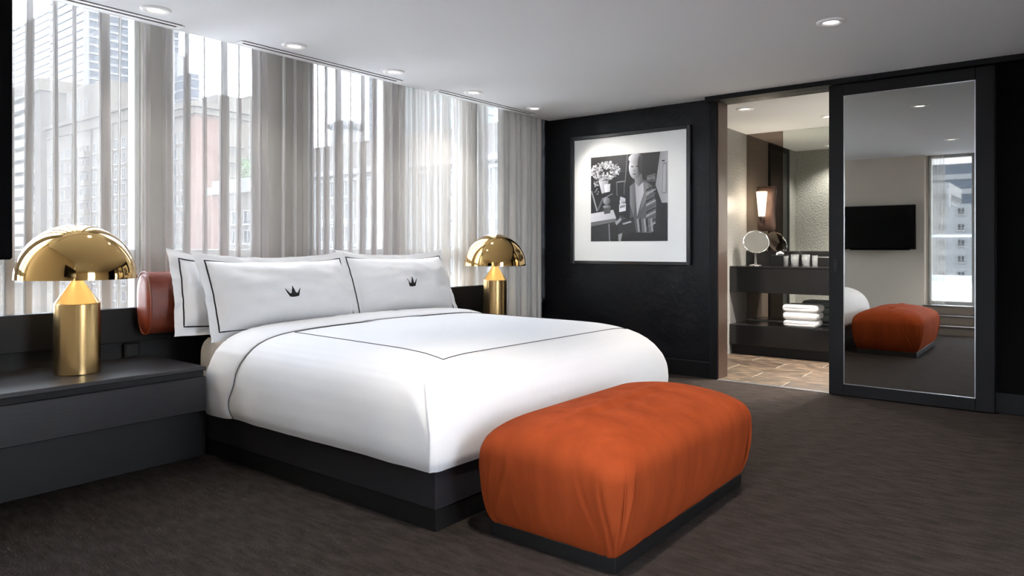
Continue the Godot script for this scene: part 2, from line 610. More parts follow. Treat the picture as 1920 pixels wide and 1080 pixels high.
# ------------------------------------------------------------------ ceiling fittings
func downlight(x: float, z: float, y: float, label: String, energy: float, angle: float, col := Color(1.0, 0.95, 0.88), aim := Vector3.DOWN) -> void:
	var o := thing("downlight", label, "downlight", V(x, y, z), "round recessed ceiling downlights")
	var st := new_st()
	lathe(st, PackedVector2Array([Vector2(0.045, -0.002), Vector2(0.052, -0.010), Vector2(0.070, -0.011), Vector2(0.082, -0.006), Vector2(0.084, 0.0)]), 40)
	part("trim_ring", st, M["white trim"], o)
	var d := new_st()
	lathe(d, PackedVector2Array([Vector2(0.0, -0.004), Vector2(0.030, -0.004), Vector2(0.047, -0.002)]), 32)
	part("lens", d, M["downlight glow"], o)
	var l := SpotLight3D.new()
	l.name = "beam"
	l.light_color = col
	l.light_energy = energy
	l.spot_angle = angle
	l.spot_angle_attenuation = 0.6
	l.spot_range = 9.0
	l.spot_attenuation = 2.0
	l.light_size = 0.045
	l.shadow_enabled = true
	o.add_child(l)
	l.position = V(0, -0.014, 0)
	l.basis = Basis.looking_at(aim, Vector3.BACK if absf(aim.y) > 0.9 else Vector3.UP)

func ceiling_fittings() -> void:
	var names := ["white downlight in the ceiling row by the windows, above the left lamp", "white downlight in the ceiling row, above the left crown pillow", "white downlight in the ceiling row, above the right crown pillow", "white downlight in the ceiling row, beside the far slot vent", "white downlight in the ceiling row, nearest the dark corner"]
	var zs := [4.373, 3.438, 2.53, 1.589, 0.674]
	for k in 5:
		downlight(0.322, zs[k], H, names[k], [0.2, 0.2, 0.2, 0.3, 0.75][k], [50.0, 50.0, 50.0, 60.0, 38.0][k], Color(1.0, 0.97, 0.93), Vector3.DOWN if k < 4 else V(0.80, -1.2, -0.67))
	downlight(3.34, 1.72, H, "bright downlight alone in the ceiling in front of the sliding mirror door", 2.0, 48.0)
	downlight(3.30, 4.40, H, "downlight in the ceiling above the bench, seen in the mirror", 2.0, 48.0)
	var vents := [[4.135, 5.56, "white slot vent in the ceiling above the left lamp"], [2.294, 3.713, "white slot vent in the ceiling above the bed pillows"], [0.44, 1.84, "white slot vent in the ceiling above the heavy drape"]]
	for v in vents:
		var o := thing("slot_vent", v[2], "vent", V(0.118, H, v[0]), "linear slot vents along the windows")
		var L: float = v[1] - v[0]
		part("frame", boxes([[V(-0.048, -0.006, 0), V(-0.016, 0, L)], [V(0.012, -0.006, 0), V(0.040, 0, L)], [V(-0.045, -0.008, -0.02), V(0.040, 0, 0.012)], [V(-0.045, -0.008, L - 0.012), V(0.040, 0, L + 0.02)]], 0.002), M["white trim"], o)
		part("slot", boxes([[V(-0.016, -0.003, 0.012), V(0.012, 0, L - 0.012)]]), M["grille black"], o)
		part("shadow_gap", boxes([[V(0.040, -0.002, 0), V(0.046, 0, L)]]), M["grille black"], o)

# ------------------------------------------------------------------ dark wall, picture, sliding door
func dark_wall() -> void:
	solo("wall_picture", boxes([[V(-0.45, 0, -0.2), V(1.93, H, 0)], [V(-0.45, H, -0.2), V(0.024, HP + 0.09, 0)], [V(2.95, 0, -0.2), V(6.5, H, 0)], [V(1.93, 2.565, -0.2), V(2.95, H, 0)]]), M["dark plaster"], "near black polished plaster wall that carries the framed picture", "wall", "", "structure")
	solo("trim_1", boxes([[V(1.928, 0, -0.205), V(1.942, 2.565, 0.012)]], 0.002), M["bronze jamb"], "bronze lining of the left side of the bathroom doorway", "jamb", "", "structure")
	solo("trim_2", boxes([[V(1.86, 0, 0), V(1.932, 2.57, 0.022)]], 0.003), M["black paint"], "black casing left of the bathroom doorway", "casing", "", "structure")
	solo("trim_3", boxes([[V(1.86, 2.553, 0.0), V(6.3, H, 0.135)]], 0.003), M["black paint"], "black pelmet above the doorway and the sliding mirror door", "pelmet", "", "structure")
	solo("trim_4", boxes([[V(1.942, 0.0, 0.0), V(2.95, 0.006, 0.05)]], 0.002), M["steel edge"], "thin pale metal threshold between carpet and bathroom tiles", "threshold", "", "structure")
	solo("baseboard_picture", boxes([[V(0.0, 0, 0), V(1.86, 0.15, 0.02)]], 0.004), M["black paint"], "black baseboard under the framed picture", "baseboard", "", "structure")
	solo("wall_closet", boxes([[V(4.062, 0.15, 0.0), V(6.3, 2.553, 0.012)]], 0.002), M["matt black"], "flat black wall panel at the right edge beside the sliding mirror door", "wall", "", "structure")
	solo("baseboard_right", boxes([[V(2.95, 0, 0), V(6.3, 0.15, 0.02)]], 0.004), M["black paint"], "black baseboard at the right of the sliding mirror door", "baseboard", "", "structure")
	# picture: x 0.326..1.677, y 1.045..2.38
	var o := thing("framed_picture", "large black framed black and white photograph of a seated figure beside flowers", "picture", V(1.0, 1.045, 0.0))
	var f := 0.042
	var a := V(-0.675, 0, 0.002)
	var b := V(0.675, 1.335, 0.034)
	part("frame", boxes([[a, V(a.x + f, b.y, b.z)], [V(b.x - f, 0, a.z), b], [V(a.x + f, 0, a.z), V(b.x - f, f - 0.008, b.z)], [V(a.x + f, b.y - f + 0.004, a.z), V(b.x - f, b.y, b.z)]], 0.004), M["frame black"], o)
	part("mat_board", boxes([[V(-0.64, 0.03, 0.004), V(0.64, 1.31, 0.018)]]), M["mat board"], o)
	var st := new_st()
	uvquad(st, V(-0.429, 0.235, 0.020), V(0.437, 0.235, 0.020), V(0.437, 1.105, 0.020), V(-0.429, 1.105, 0.020))
	box(st, V(-0.429, 0.235, 0.0181), V(0.437, 1.105, 0.0199))
	part("print", st, M["photo print"], o)
	# sliding door with mirror
	var d := thing("door_1", "black sliding door with a full height mirror panel", "door", V(2.92, 0.008, 0.05), "", "structure")
	part("stile", boxes([[V(0, 0, 0), V(0.115, 2.54, 0.045)]], 0.003), M["door lacquer"], d)
	part("stile", boxes([[V(1.018, 0, 0), V(1.138, 2.54, 0.045)]], 0.003), M["door lacquer"], d)
	part("rail", boxes([[V(0.115, 0, 0), V(1.018, 0.093, 0.045)]], 0.003), M["door lacquer"], d)
	part("rail", boxes([[V(0.115, 2.447, 0), V(1.018, 2.54, 0.045)]], 0.003), M["door lacquer"], d)
	part("mirror_panel", boxes([[V(0.119, 0.097, 0.004), V(1.014, 2.443, 0.040)]]), M["mirror"], d)
	part("mirror_edging", boxes([[V(0.113, 0.092, 0.03), V(0.119, 2.448, 0.0465)], [V(1.014, 0.092, 0.03), V(1.020, 2.448, 0.0465)], [V(0.119, 0.092, 0.03), V(1.014, 0.097, 0.0465)], [V(0.119, 2.443, 0.03), V(1.014, 2.448, 0.0465)]]), M["steel edge"], d)
	var h := part("pull", boxes([[V(0.030, 1.005, 0.04), V(0.072, 1.125, 0.0475)]], 0.003), M["black paint"], d)
	part("pull_recess", boxes([[V(0.040, 1.018, 0.046), V(0.062, 1.112, 0.0485)]], 0.001), M["recess"], h)

func fill_poly(im: Image, pts: Array, c: float, soft := 0.0) -> void:
	var poly := PackedVector2Array(pts)
	var lo := Vector2(1e6, 1e6)
	var hi := -lo
	for p in poly:
		lo = lo.min(p)
		hi = hi.max(p)
	for y in range(maxi(0, int(lo.y)), mini(im.get_height(), int(hi.y) + 1)):
		for x in range(maxi(0, int(lo.x)), mini(im.get_width(), int(hi.x) + 1)):
			if Geometry2D.is_point_in_polygon(Vector2(x + 0.5, y + 0.5), poly):
				var v := c + soft * (float(x) - lo.x) / maxf(1.0, hi.x - lo.x) - soft * 0.5
				im.set_pixel(x, y, Color(v, v, v * 1.03))

func blob(im: Image, c: Vector2, r: Vector2, v: float, shade := 0.0) -> void:
	for y in range(maxi(0, int(c.y - r.y)), mini(im.get_height(), int(c.y + r.y) + 1)):
		for x in range(maxi(0, int(c.x - r.x)), mini(im.get_width(), int(c.x + r.x) + 1)):
			var d := Vector2((x + 0.5 - c.x) / r.x, (y + 0.5 - c.y) / r.y)
			if d.length() < 1.0:
				var w := clampf(v - shade * (d.x * 0.8 + d.y * 0.2), 0.0, 1.0)
				im.set_pixel(x, y, Color(w, w, minf(1.0, w * 1.03)))

# a plain studio picture: a generic seated figure in a jacket, a table with flowers, a door
func paint_photo() -> ImageTexture:
	var n := 456
	var im := Image.create(n, n, false, Image.FORMAT_RGB8)
	im.fill(Color(0.045, 0.045, 0.05))
	var r := RandomNumberGenerator.new()
	r.seed = 5
	var P := func(x: float, y: float) -> Vector2: return Vector2(x, y)
	fill_poly(im, [P.call(100, 0), P.call(225, 0), P.call(225, 90), P.call(100, 100)], 0.15, 0.06)
	for k in 7:
		fill_poly(im, [P.call(100, 6 + k * 13), P.call(225, 4 + k * 12), P.call(225, 7 + k * 12), P.call(100, 9 + k * 13)], 0.08)
	fill_poly(im, [P.call(222, 0), P.call(229, 0), P.call(214, 150), P.call(208, 150)], 0.42)
	fill_poly(im, [P.call(415, 0), P.call(456, 0), P.call(456, 262), P.call(424, 262), P.call(388, 170)], 0.62, 0.1)
	fill_poly(im, [P.call(428, 60), P.call(452, 55), P.call(452, 215), P.call(424, 215)], 0.5)
	fill_poly(im, [P.call(432, 68), P.call(446, 65), P.call(444, 208), P.call(428, 208)], 0.66)
	fill_poly(im, [P.call(424, 46), P.call(440, 44), P.call(440, 50), P.call(424, 52)], 0.1)
	for k in 9:
		var y := 120.0 + k * 3.2
		fill_poly(im, [P.call(338, y), P.call(388, y - 10 + k * 1.5), P.call(388, y - 8 + k * 1.5), P.call(338, y + 1.5)], r.randf_range(0.3, 0.75))
	# chair behind the table
	fill_poly(im, [P.call(158, 140), P.call(212, 136), P.call(214, 142), P.call(158, 146)], 0.55)
	fill_poly(im, [P.call(158, 140), P.call(163, 140), P.call(166, 215), P.call(161, 215)], 0.4)
	fill_poly(im, [P.call(205, 138), P.call(211, 138), P.call(208, 210), P.call(203, 210)], 0.35)
	# easel struts at the left
	fill_poly(im, [P.call(0, 185), P.call(8, 180), P.call(44, 290), P.call(36, 296)], 0.6)
	fill_poly(im, [P.call(40, 285), P.call(70, 225), P.call(78, 232), P.call(48, 290)], 0.4)
	# vase and flowers
	fill_poly(im, [P.call(48, 130), P.call(112, 130), P.call(98, 190), P.call(70, 200)], 0.72, -0.35)
	fill_poly(im, [P.call(84, 150), P.call(122, 148), P.call(120, 190), P.call(88, 195)], 0.86, -0.2)
	for k in 230:
		var a := r.randf() * TAU
		var q := Vector2(88 + cos(a) * 95.0 * sqrt(r.randf()), 78 + sin(a) * 52.0 * sqrt(r.randf()))
		var v := r.randf_range(0.45, 1.0)
		for s in 5:
			var b := TAU * s / 5.0 + k
			blob(im, q + Vector2(cos(b), sin(b)) * 3.6, Vector2(2.6, 2.2), v)
		blob(im, q, Vector2(1.6, 1.6), 0.25)
	for k in 26:
		var q := Vector2(r.randf_range(15, 48), r.randf_range(125, 200))
		blob(im, q, Vector2(4, 3), r.randf_range(0.4, 0.9))
	# bowl, round fruit and brushes on the table
	blob(im, Vector2(100, 240), Vector2(22, 20), 0.5, 0.25)
	fill_poly(im, [P.call(70, 226), P.call(136, 200), P.call(137, 204), P.call(72, 232)], 0.55)
	fill_poly(im, [P.call(0, 305), P.call(140, 288), P.call(158, 334), P.call(0, 352)], 0.82, -0.15)
	fill_poly(im, [P.call(0, 352), P.call(158, 334), P.call(158, 352), P.call(0, 375)], 0.42)
	fill_poly(im, [P.call(78, 270), P.call(124, 268), P.call(122, 306), P.call(84, 310)], 0.28)
	blob(im, Vector2(101, 270), Vector2(24, 8), 0.5, 0.2)
	fill_poly(im, [P.call(0, 378), P.call(112, 362), P.call(120, 456), P.call(0, 456)], 0.13, 0.05)
	for k in 900:
		var q := Vector2i(r.randi_range(0, 110), r.randi_range(384, 455))
		var v := r.randf_range(0.1, 0.26)
		im.set_pixelv(q, Color(v, v, v))
	fill_poly(im, [P.call(110, 362), P.call(117, 362), P.call(122, 456), P.call(114, 456)], 0.5)
	# seated figure in a jacket
	fill_poly(im, [P.call(240, 165), P.call(268, 148), P.call(330, 140), P.call(372, 175), P.call(392, 260), P.call(390, 345), P.call(362, 415), P.call(262, 410), P.call(170, 360), P.call(178, 318), P.call(240, 345)], 0.30, 0.14)
	fill_poly(im, [P.call(268, 150), P.call(318, 150), P.call(322, 205), P.call(300, 270), P.call(282, 330), P.call(276, 240)], 0.70, 0.1)
	fill_poly(im, [P.call(318, 148), P.call(346, 160), P.call(352, 215), P.call(300, 300), P.call(322, 205)], 0.46)
	fill_poly(im, [P.call(240, 168), P.call(270, 150), P.call(276, 245), P.call(262, 330), P.call(240, 260)], 0.42, -0.2)
	for k in 11:
		var y := 190.0 + k * 19.0
		fill_poly(im, [P.call(336, y), P.call(388, y - 22), P.call(390, y - 15), P.call(334, y + 11)], [0.12, 0.62, 0.3][k % 3])
	for k in 7:
		var x := 280.0 + k * 13
		fill_poly(im, [P.call(x, 345), P.call(x + 10, 335), P.call(x + 18, 405), P.call(x + 9, 412)], [0.6, 0.12, 0.4][k % 3])
	fill_poly(im, [P.call(255, 345), P.call(262, 345), P.call(278, 410), P.call(262, 410)], 0.08)
	fill_poly(im, [P.call(160, 350), P.call(262, 330), P.call(275, 400), P.call(200, 430), P.call(176, 420)], 0.12)
	# hands
	blob(im, Vector2(196, 248), Vector2(17, 24), 0.62, 0.3)
	for k in 4:
		blob(im, Vector2(186 + k * 8, 230 + k * 3), Vector2(4.5, 11), 0.74, 0.2)
	fill_poly(im, [P.call(176, 262), P.call(216, 256), P.call(216, 296), P.call(176, 302)], 0.86)
	fill_poly(im, [P.call(180, 268), P.call(212, 262), P.call(212, 276), P.call(180, 282)], 0.5)
	for k in 4:
		blob(im, Vector2(206 + k * 12, 364 - k * 3), Vector2(9, 5), 0.62, 0.2)
	fill_poly(im, [P.call(150, 355), P.call(185, 330), P.call(190, 345), P.call(160, 372)], 0.6)
	fill_poly(im, [P.call(170, 420), P.call(196, 412), P.call(186, 456), P.call(172, 456)], 0.6)
	# neck and a plain, softly lit head
	fill_poly(im, [P.call(266, 100), P.call(308, 95), P.call(318, 150), P.call(292, 172), P.call(270, 152)], 0.46, -0.3)
	blob(im, Vector2(272, 70), Vector2(38, 62), 0.60, 0.42)
	blob(im, Vector2(272, 24), Vector2(40, 26), 0.66, 0.4)
	blob(im, Vector2(300, 60), Vector2(14, 50), 0.16)
	blob(im, Vector2(254, 66), Vector2(7, 3.5), 0.22)
	blob(im, Vector2(282, 66), Vector2(6, 3.5), 0.16)
	blob(im, Vector2(266, 88), Vector2(4, 4), 0.42)
	blob(im, Vector2(267, 106), Vector2(10, 2.6), 0.24)
	im.generate_mipmaps()
	return ImageTexture.create_from_image(im)

# ------------------------------------------------------------------ bathroom
func bathroom() -> void:
	var fl := thing("floor", "brown slate tiled floor of the bathroom with pale joints", "tiles", V(0, 0, 0), "", "structure")
	part("grout_bed", boxes([[V(1.2, -0.12, -2.3), V(3.8, -0.003, 0.05)]]), M["pale grout"], fl)
	var row_z := [0.0, -0.30, -0.63, -0.955, -1.30, -1.64, -2.0]
	var offs := [2.49, 2.135, 1.78, 2.15, 2.51, 2.13]
	var gap := 0.004
	for k in 6:
		var x: float = offs[k] - 1.44
		var n := 0
		while x < 3.6:
			var a := maxf(x, 1.42)
			var b := minf(x + 0.72, 3.6)
			if b - a > 0.05:
				var st := new_st()
				box(st, V(a + gap, -0.02, row_z[k + 1] + gap), V(b - gap, rng.randf_range(-0.0015, 0.0008), row_z[k] - gap), 0.003)
				part("slate_tile", st, M["slate tile %d" % rng.randi_range(0, 2)], fl)
			x += 0.72
			n += 1
	solo("wall_bathroom_left", boxes([[V(1.25, 0, -2.35), V(1.42, H, -0.2)]]), M["silver stone"], "speckled silver beige stone wall on the left of the bathroom", "wall", "", "structure")
	solo("wall_bathroom_back", boxes([[V(1.25, 0, -2.35), V(3.75, H, -2.165)]]), M["silver stone"], "stone wall behind the bathroom mirrors and vanity", "wall", "", "structure")
	solo("wall_bathroom_right", boxes([[V(3.6, 0, -2.35), V(3.75, H, -0.2)]]), M["silver stone"], "stone wall at the far right of the bathroom", "wall", "", "structure")
	solo("wall_bathroom_front", boxes([[V(1.42, 0, -0.215), V(1.93, H, -0.2)], [V(2.95, 0, -0.215), V(3.6, H, -0.2)]]), M["silver stone"], "stone facing on the bathroom side of the doorway wall", "wall", "", "structure")
	solo("ceiling", boxes([[V(1.25, 2.58, -2.35), V(3.75, H + 0.02, -0.2)]]), M["ceiling paint"], "white ceiling of the bathroom", "ceiling", "", "structure")
	var bd := thing("door_2", "tall black door in the left bathroom wall, seen in the mirror", "door", V(1.42, 0, -0.95), "", "structure")
	part("casing", boxes([[V(0, 0, -0.42), V(0.018, 2.565, -0.36)], [V(0, 0, 0.36), V(0.018, 2.565, 0.42)], [V(0, 2.50, -0.36), V(0.018, 2.565, 0.36)]], 0.003), M["black paint"], bd)
	part("leaf", boxes([[V(0, 0.01, -0.36), V(0.01, 2.50, 0.36)]], 0.002), M["frame black"], bd)
	solo("wall_mirror", boxes([[V(1.421, 0.36, -2.165), V(1.848, 2.579, -2.15)]], 0.001), M["tinted mirror"], "bronze tinted mirror panel behind the wall sconce", "mirror")
	solo("wall_mirror", boxes([[V(1.850, 0.36, -2.165), V(3.6, 2.579, -2.147)]], 0.001), M["bath mirror"], "clear wide mirror above the black vanity in the bathroom", "mirror")
	# vanity
	var v := thing("vanity", "glossy black bathroom vanity with open lower shelf", "vanity", V(1.42, 0, -2.147))
	part("counter", boxes([[V(0.002, 0.985, 0.0), V(2.175, 1.005, 0.547)]], 0.003), M["vanity black"], v)
	part("backsplash", boxes([[V(0.002, 1.005, 0.0), V(2.175, 1.175, 0.02)]], 0.002), M["vanity black"], v)
	part("apron", boxes([[V(0.002, 0.71, 0.0), V(2.175, 0.984, 0.545)]], 0.003), M["vanity black"], v)
	part("shelf", boxes([[V(0.002, 0.115, 0.0), V(2.175, 0.345, 0.55)]], 0.003), M["vanity black"], v)
	part("plinth", boxes([[V(0.002, 0.0, 0.0), V(2.175, 0.114, 0.46)]], 0.003), M["recess"], v)
	# sconce
	var s := thing("wall_sconce", "lit wall sconce with brown curved backplate and tapering white shade", "lamp", V(1.662, 1.41, -2.15))
	var st := new_st()
	var prof := []
	for i in 25:
		var t := i / 24.0
		prof.append([t * 0.53, 0.098 + 0.022 * pow(absf(t - 0.42) * 2.0, 2.0)])
	var rows := []
	for pr in prof:
		var row := []
		var e := 0.0
		var tt: float = pr[0] / 0.53
		e = 1.0 - pow(absf(tt * 2.0 - 1.0), 10.0)
		var hw: float = pr[1] * (0.80 + 0.20 * e)
		for i in 13:
			var u := i / 6.0 - 1.0
			row.append(V(u * hw, pr[0], 0.012 + 0.03 * pow(maxf(0.0, 1.0 - pow(absf(u), 6.0)), 0.5) * (0.4 + 0.6 * e)))
		row.append(V(hw, pr[0], 0.001))
		row.append(V(-hw, pr[0], 0.001))
		rows.append(row)
	sheet(st, rows, true, 0)
	for k in [0, 24]:
		for i in range(1, 14):
			tri(st, rows[k][0], rows[k][i + (1 if k == 24 else 0)], rows[k][i + (0 if k == 24 else 1)])
	part("backplate", st, M["sconce leather"], s)
	var g := new_st()
	lathe(g, PackedVector2Array([Vector2(0.0, 0.17), Vector2(0.036, 0.17), Vector2(0.062, 0.46), Vector2(0.058, 0.462), Vector2(0.0, 0.455)]), 32, V(-0.02, 0, 0.115))
	part("shade", g, M["sconce glow"], s)
	var hd := new_st()
	lathe(hd, PackedVector2Array([Vector2(0.0, 0.085), Vector2(0.012, 0.09), Vector2(0.022, 0.12), Vector2(0.034, 0.135), Vector2(0.037, 0.172), Vector2(0.0, 0.172)]), 24, V(-0.02, 0, 0.115))
	box(hd, V(-0.032, 0.125, 0.03), V(-0.008, 0.150, 0.115), 0.003)
	part("holder", hd, M["sconce leather"], s)
	var ol := OmniLight3D.new()
	ol.name = "sconce_light"
	ol.light_color = Color(1.0, 0.94, 0.85)
	ol.light_energy = 0.13
	ol.omni_range = 8.0
	ol.omni_attenuation = 2.0
	ol.light_size = 0.05
	ol.shadow_enabled = true
	s.add_child(ol)
	ol.position = V(-0.02, 0.32, 0.115)
	# make-up mirror
	var mk := thing("makeup_mirror", "round chrome make-up mirror on a slim stand on the vanity", "mirror", V(1.66, 1.005, -1.78))
	var ms := new_st()
	lathe(ms, PackedVector2Array([Vector2(0.0, 0.0), Vector2(0.070, 0.0), Vector2(0.070, 0.008), Vector2(0.062, 0.016), Vector2(0.012, 0.022), Vector2(0.010, 0.135), Vector2(0.0, 0.14)]), 32)
	part("stand", ms, M["chrome"], mk)
	var hd2 := Node3D.new()
	hd2.name = "head"
	mk.add_child(hd2)
	hd2.position = V(0, 0.272, 0)
	hd2.rotation = Vector3(deg_to_rad(62), deg_to_rad(28), 0)
	var rim := new_st()
	lathe(rim, PackedVector2Array([Vector2(0.0, -0.035), Vector2(0.08, -0.030), Vector2(0.13, -0.012), Vector2(0.148, 0.004), Vector2(0.148, 0.014), Vector2(0.140, 0.018), Vector2(0.132, 0.012)]), 48)
	part("rim", rim, M["chrome"], hd2)
	var gl := new_st()
	lathe(gl, PackedVector2Array([Vector2(0.133, 0.012), Vector2(0.09, 0.009), Vector2(0.05, 0.0075), Vector2(0.0, 0.007)]), 48)
	part("glass", gl, M["mirror"], hd2)
	# things on the counter
	var tk := thing("tissue_box", "black tissue box with a white tissue on the vanity", "box", V(1.93, 1.005, -1.80))
	part("body", boxes([[V(-0.085, 0, -0.06), V(0.085, 0.128, 0.06)]], 0.004), M["frame black"], tk)
	var tis := new_st()
	var top := V(0.0, 0.172, 0)
	var base := [V(-0.04, 0.126, 0.02), V(-0.044, 0.148, 0.012), V(0.046, 0.146, 0.012), V(0.04, 0.126, 0.02), V(0.03, 0.126, -0.02), V(-0.03, 0.126, -0.02)]
	for k in 6:
		tri(tis, base[k], base[(k + 1) % 6], top, 0)
	part("tissue", tis, M["card white"], tk)
	var gx := [[2.105, 0.043, 0.135], [2.222, 0.043, 0.135], [2.01, 0.026, 0.115], [2.315, 0.030, 0.125]]
	var gn := ["ribbed clear glass tumbler beside the tissue box", "ribbed clear glass tumbler, second from the tissue box", "small slim glass in front of the tissue box", "plain slim glass nearest the tap on the vanity"]
	for k in 4:
		var q: Array = gx[k]
		var gs := new_st()
		var seg := 36
		var inner := []
		var rows2 := []
		for pr in [[0.0, 0.0], [0.86, 0.0], [0.9, 0.05], [0.97, 0.7], [1.0, 1.0], [0.95, 1.0], [0.90, 0.7], [0.82, 0.12], [0.0, 0.10]]:
			var row := []
			for i in seg:
				var an := TAU * i / seg
				var rr: float = pr[0] * q[1]
				if k < 2 and pr[1] > 0.02 and pr[1] < 0.9 and pr[0] > 0.88:
					rr *= 1.0 + 0.04 * cos(an * 12.0)
				row.append(V(cos(an) * rr, pr[1] * q[2], -sin(an) * rr))
			rows2.append(row)
		sheet(gs, rows2, true, 0)
		var go := solo("tumbler" if k < 2 else "slim_glass", gs, M["tumbler glass"], gn[k], "glass", "glasses on the vanity")
		go.position = V(q[0], 1.0052, -1.74)
	var fc := thing("tap", "slim chrome basin tap on the vanity beside the door edge", "tap", V(2.46, 1.005, -1.85))
	var fs := new_st()
	lathe(fs, PackedVector2Array([Vector2(0.0, 0.0), Vector2(0.024, 0.0), Vector2(0.022, 0.01), Vector2(0.016, 0.03), Vector2(0.015, 0.11), Vector2(0.0, 0.112)]), 24)
	part("body", fs, M["chrome"], fc)
	part("spout", boxes([[V(-0.14, 0.098, -0.012), V(0.016, 0.112, 0.012)]], 0.003), M["chrome"], fc)
	# towels
	var tn := ["folded white towel, topmost of the stack on the vanity shelf", "folded white towel, middle of the stack on the vanity shelf", "folded white towel, lowest of the stack on the vanity shelf"]
	for k in 3:
		var w := 0.375 - 0.008 * k
		var ts := new_st()
		var rws := []
		var hh := 0.082
		var y0 := 0.3465 + (2 - k) * (hh + 0.001)
		for j in 13:
			var a := PI * j / 12.0 - PI / 2
			var yy := y0 + hh * 0.5 + sin(a) * hh * 0.5
			var ins := 0.032 * (1.0 - cos(a))
			rws.append(ring(1.995 + ins + 0.005 * k, 1.995 + w - ins, -1.93 + ins, -1.64 - ins + 0.006 * (k % 2), yy, 0.03, 10, 6))
		sheet(ts, rws, true, 0)
		for e in [0, 12]:
			var cc := Vector3.ZERO
			for pnt in rws[e]:
				cc += pnt
			cc /= rws[e].size()
			for i in rws[e].size():
				var i2: int = (i + 1) % rws[e].size()
				if e == 12:
					tri(ts, rws[e][i], cc, rws[e][i2], 0)
				else:
					tri(ts, rws[e][i], rws[e][i2], cc, 0)
		# fold lines of the towel layers
		var to := solo("folded_towel", ts, M["towel white"], tn[k], "towel", "folded towels on the vanity shelf")
		var ln := new_st()
		for yy in [0.3, 0.62]:
			tube(ln, [V(2.02, y0 + hh * yy, -1.639), V(2.18, y0 + hh * yy - 0.002, -1.6375), V(1.975 + w, y0 + hh * yy, -1.641)], 0.0025, 6)
		part("fold", ln, M["towel white"], to)
	downlight(3.10, -0.60, 2.58, "bathroom ceiling downlight behind the sliding door, by the doorway wall", 6.5, 60.0, Color(1.0, 0.97, 0.93))
	downlight(3.10, -1.50, 2.58, "bathroom ceiling downlight behind the sliding door, by the mirror", 6.5, 60.0, Color(1.0, 0.97, 0.93))
	downlight(1.98, -0.56, 2.58, "downlight in the bathroom ceiling near the doorway", 1.7, 58.0, Color(1.0, 0.97, 0.93))
	downlight(2.52, -1.50, 2.58, "downlight in the bathroom ceiling above the vanity", 2.0, 58.0, Color(1.0, 0.97, 0.93))

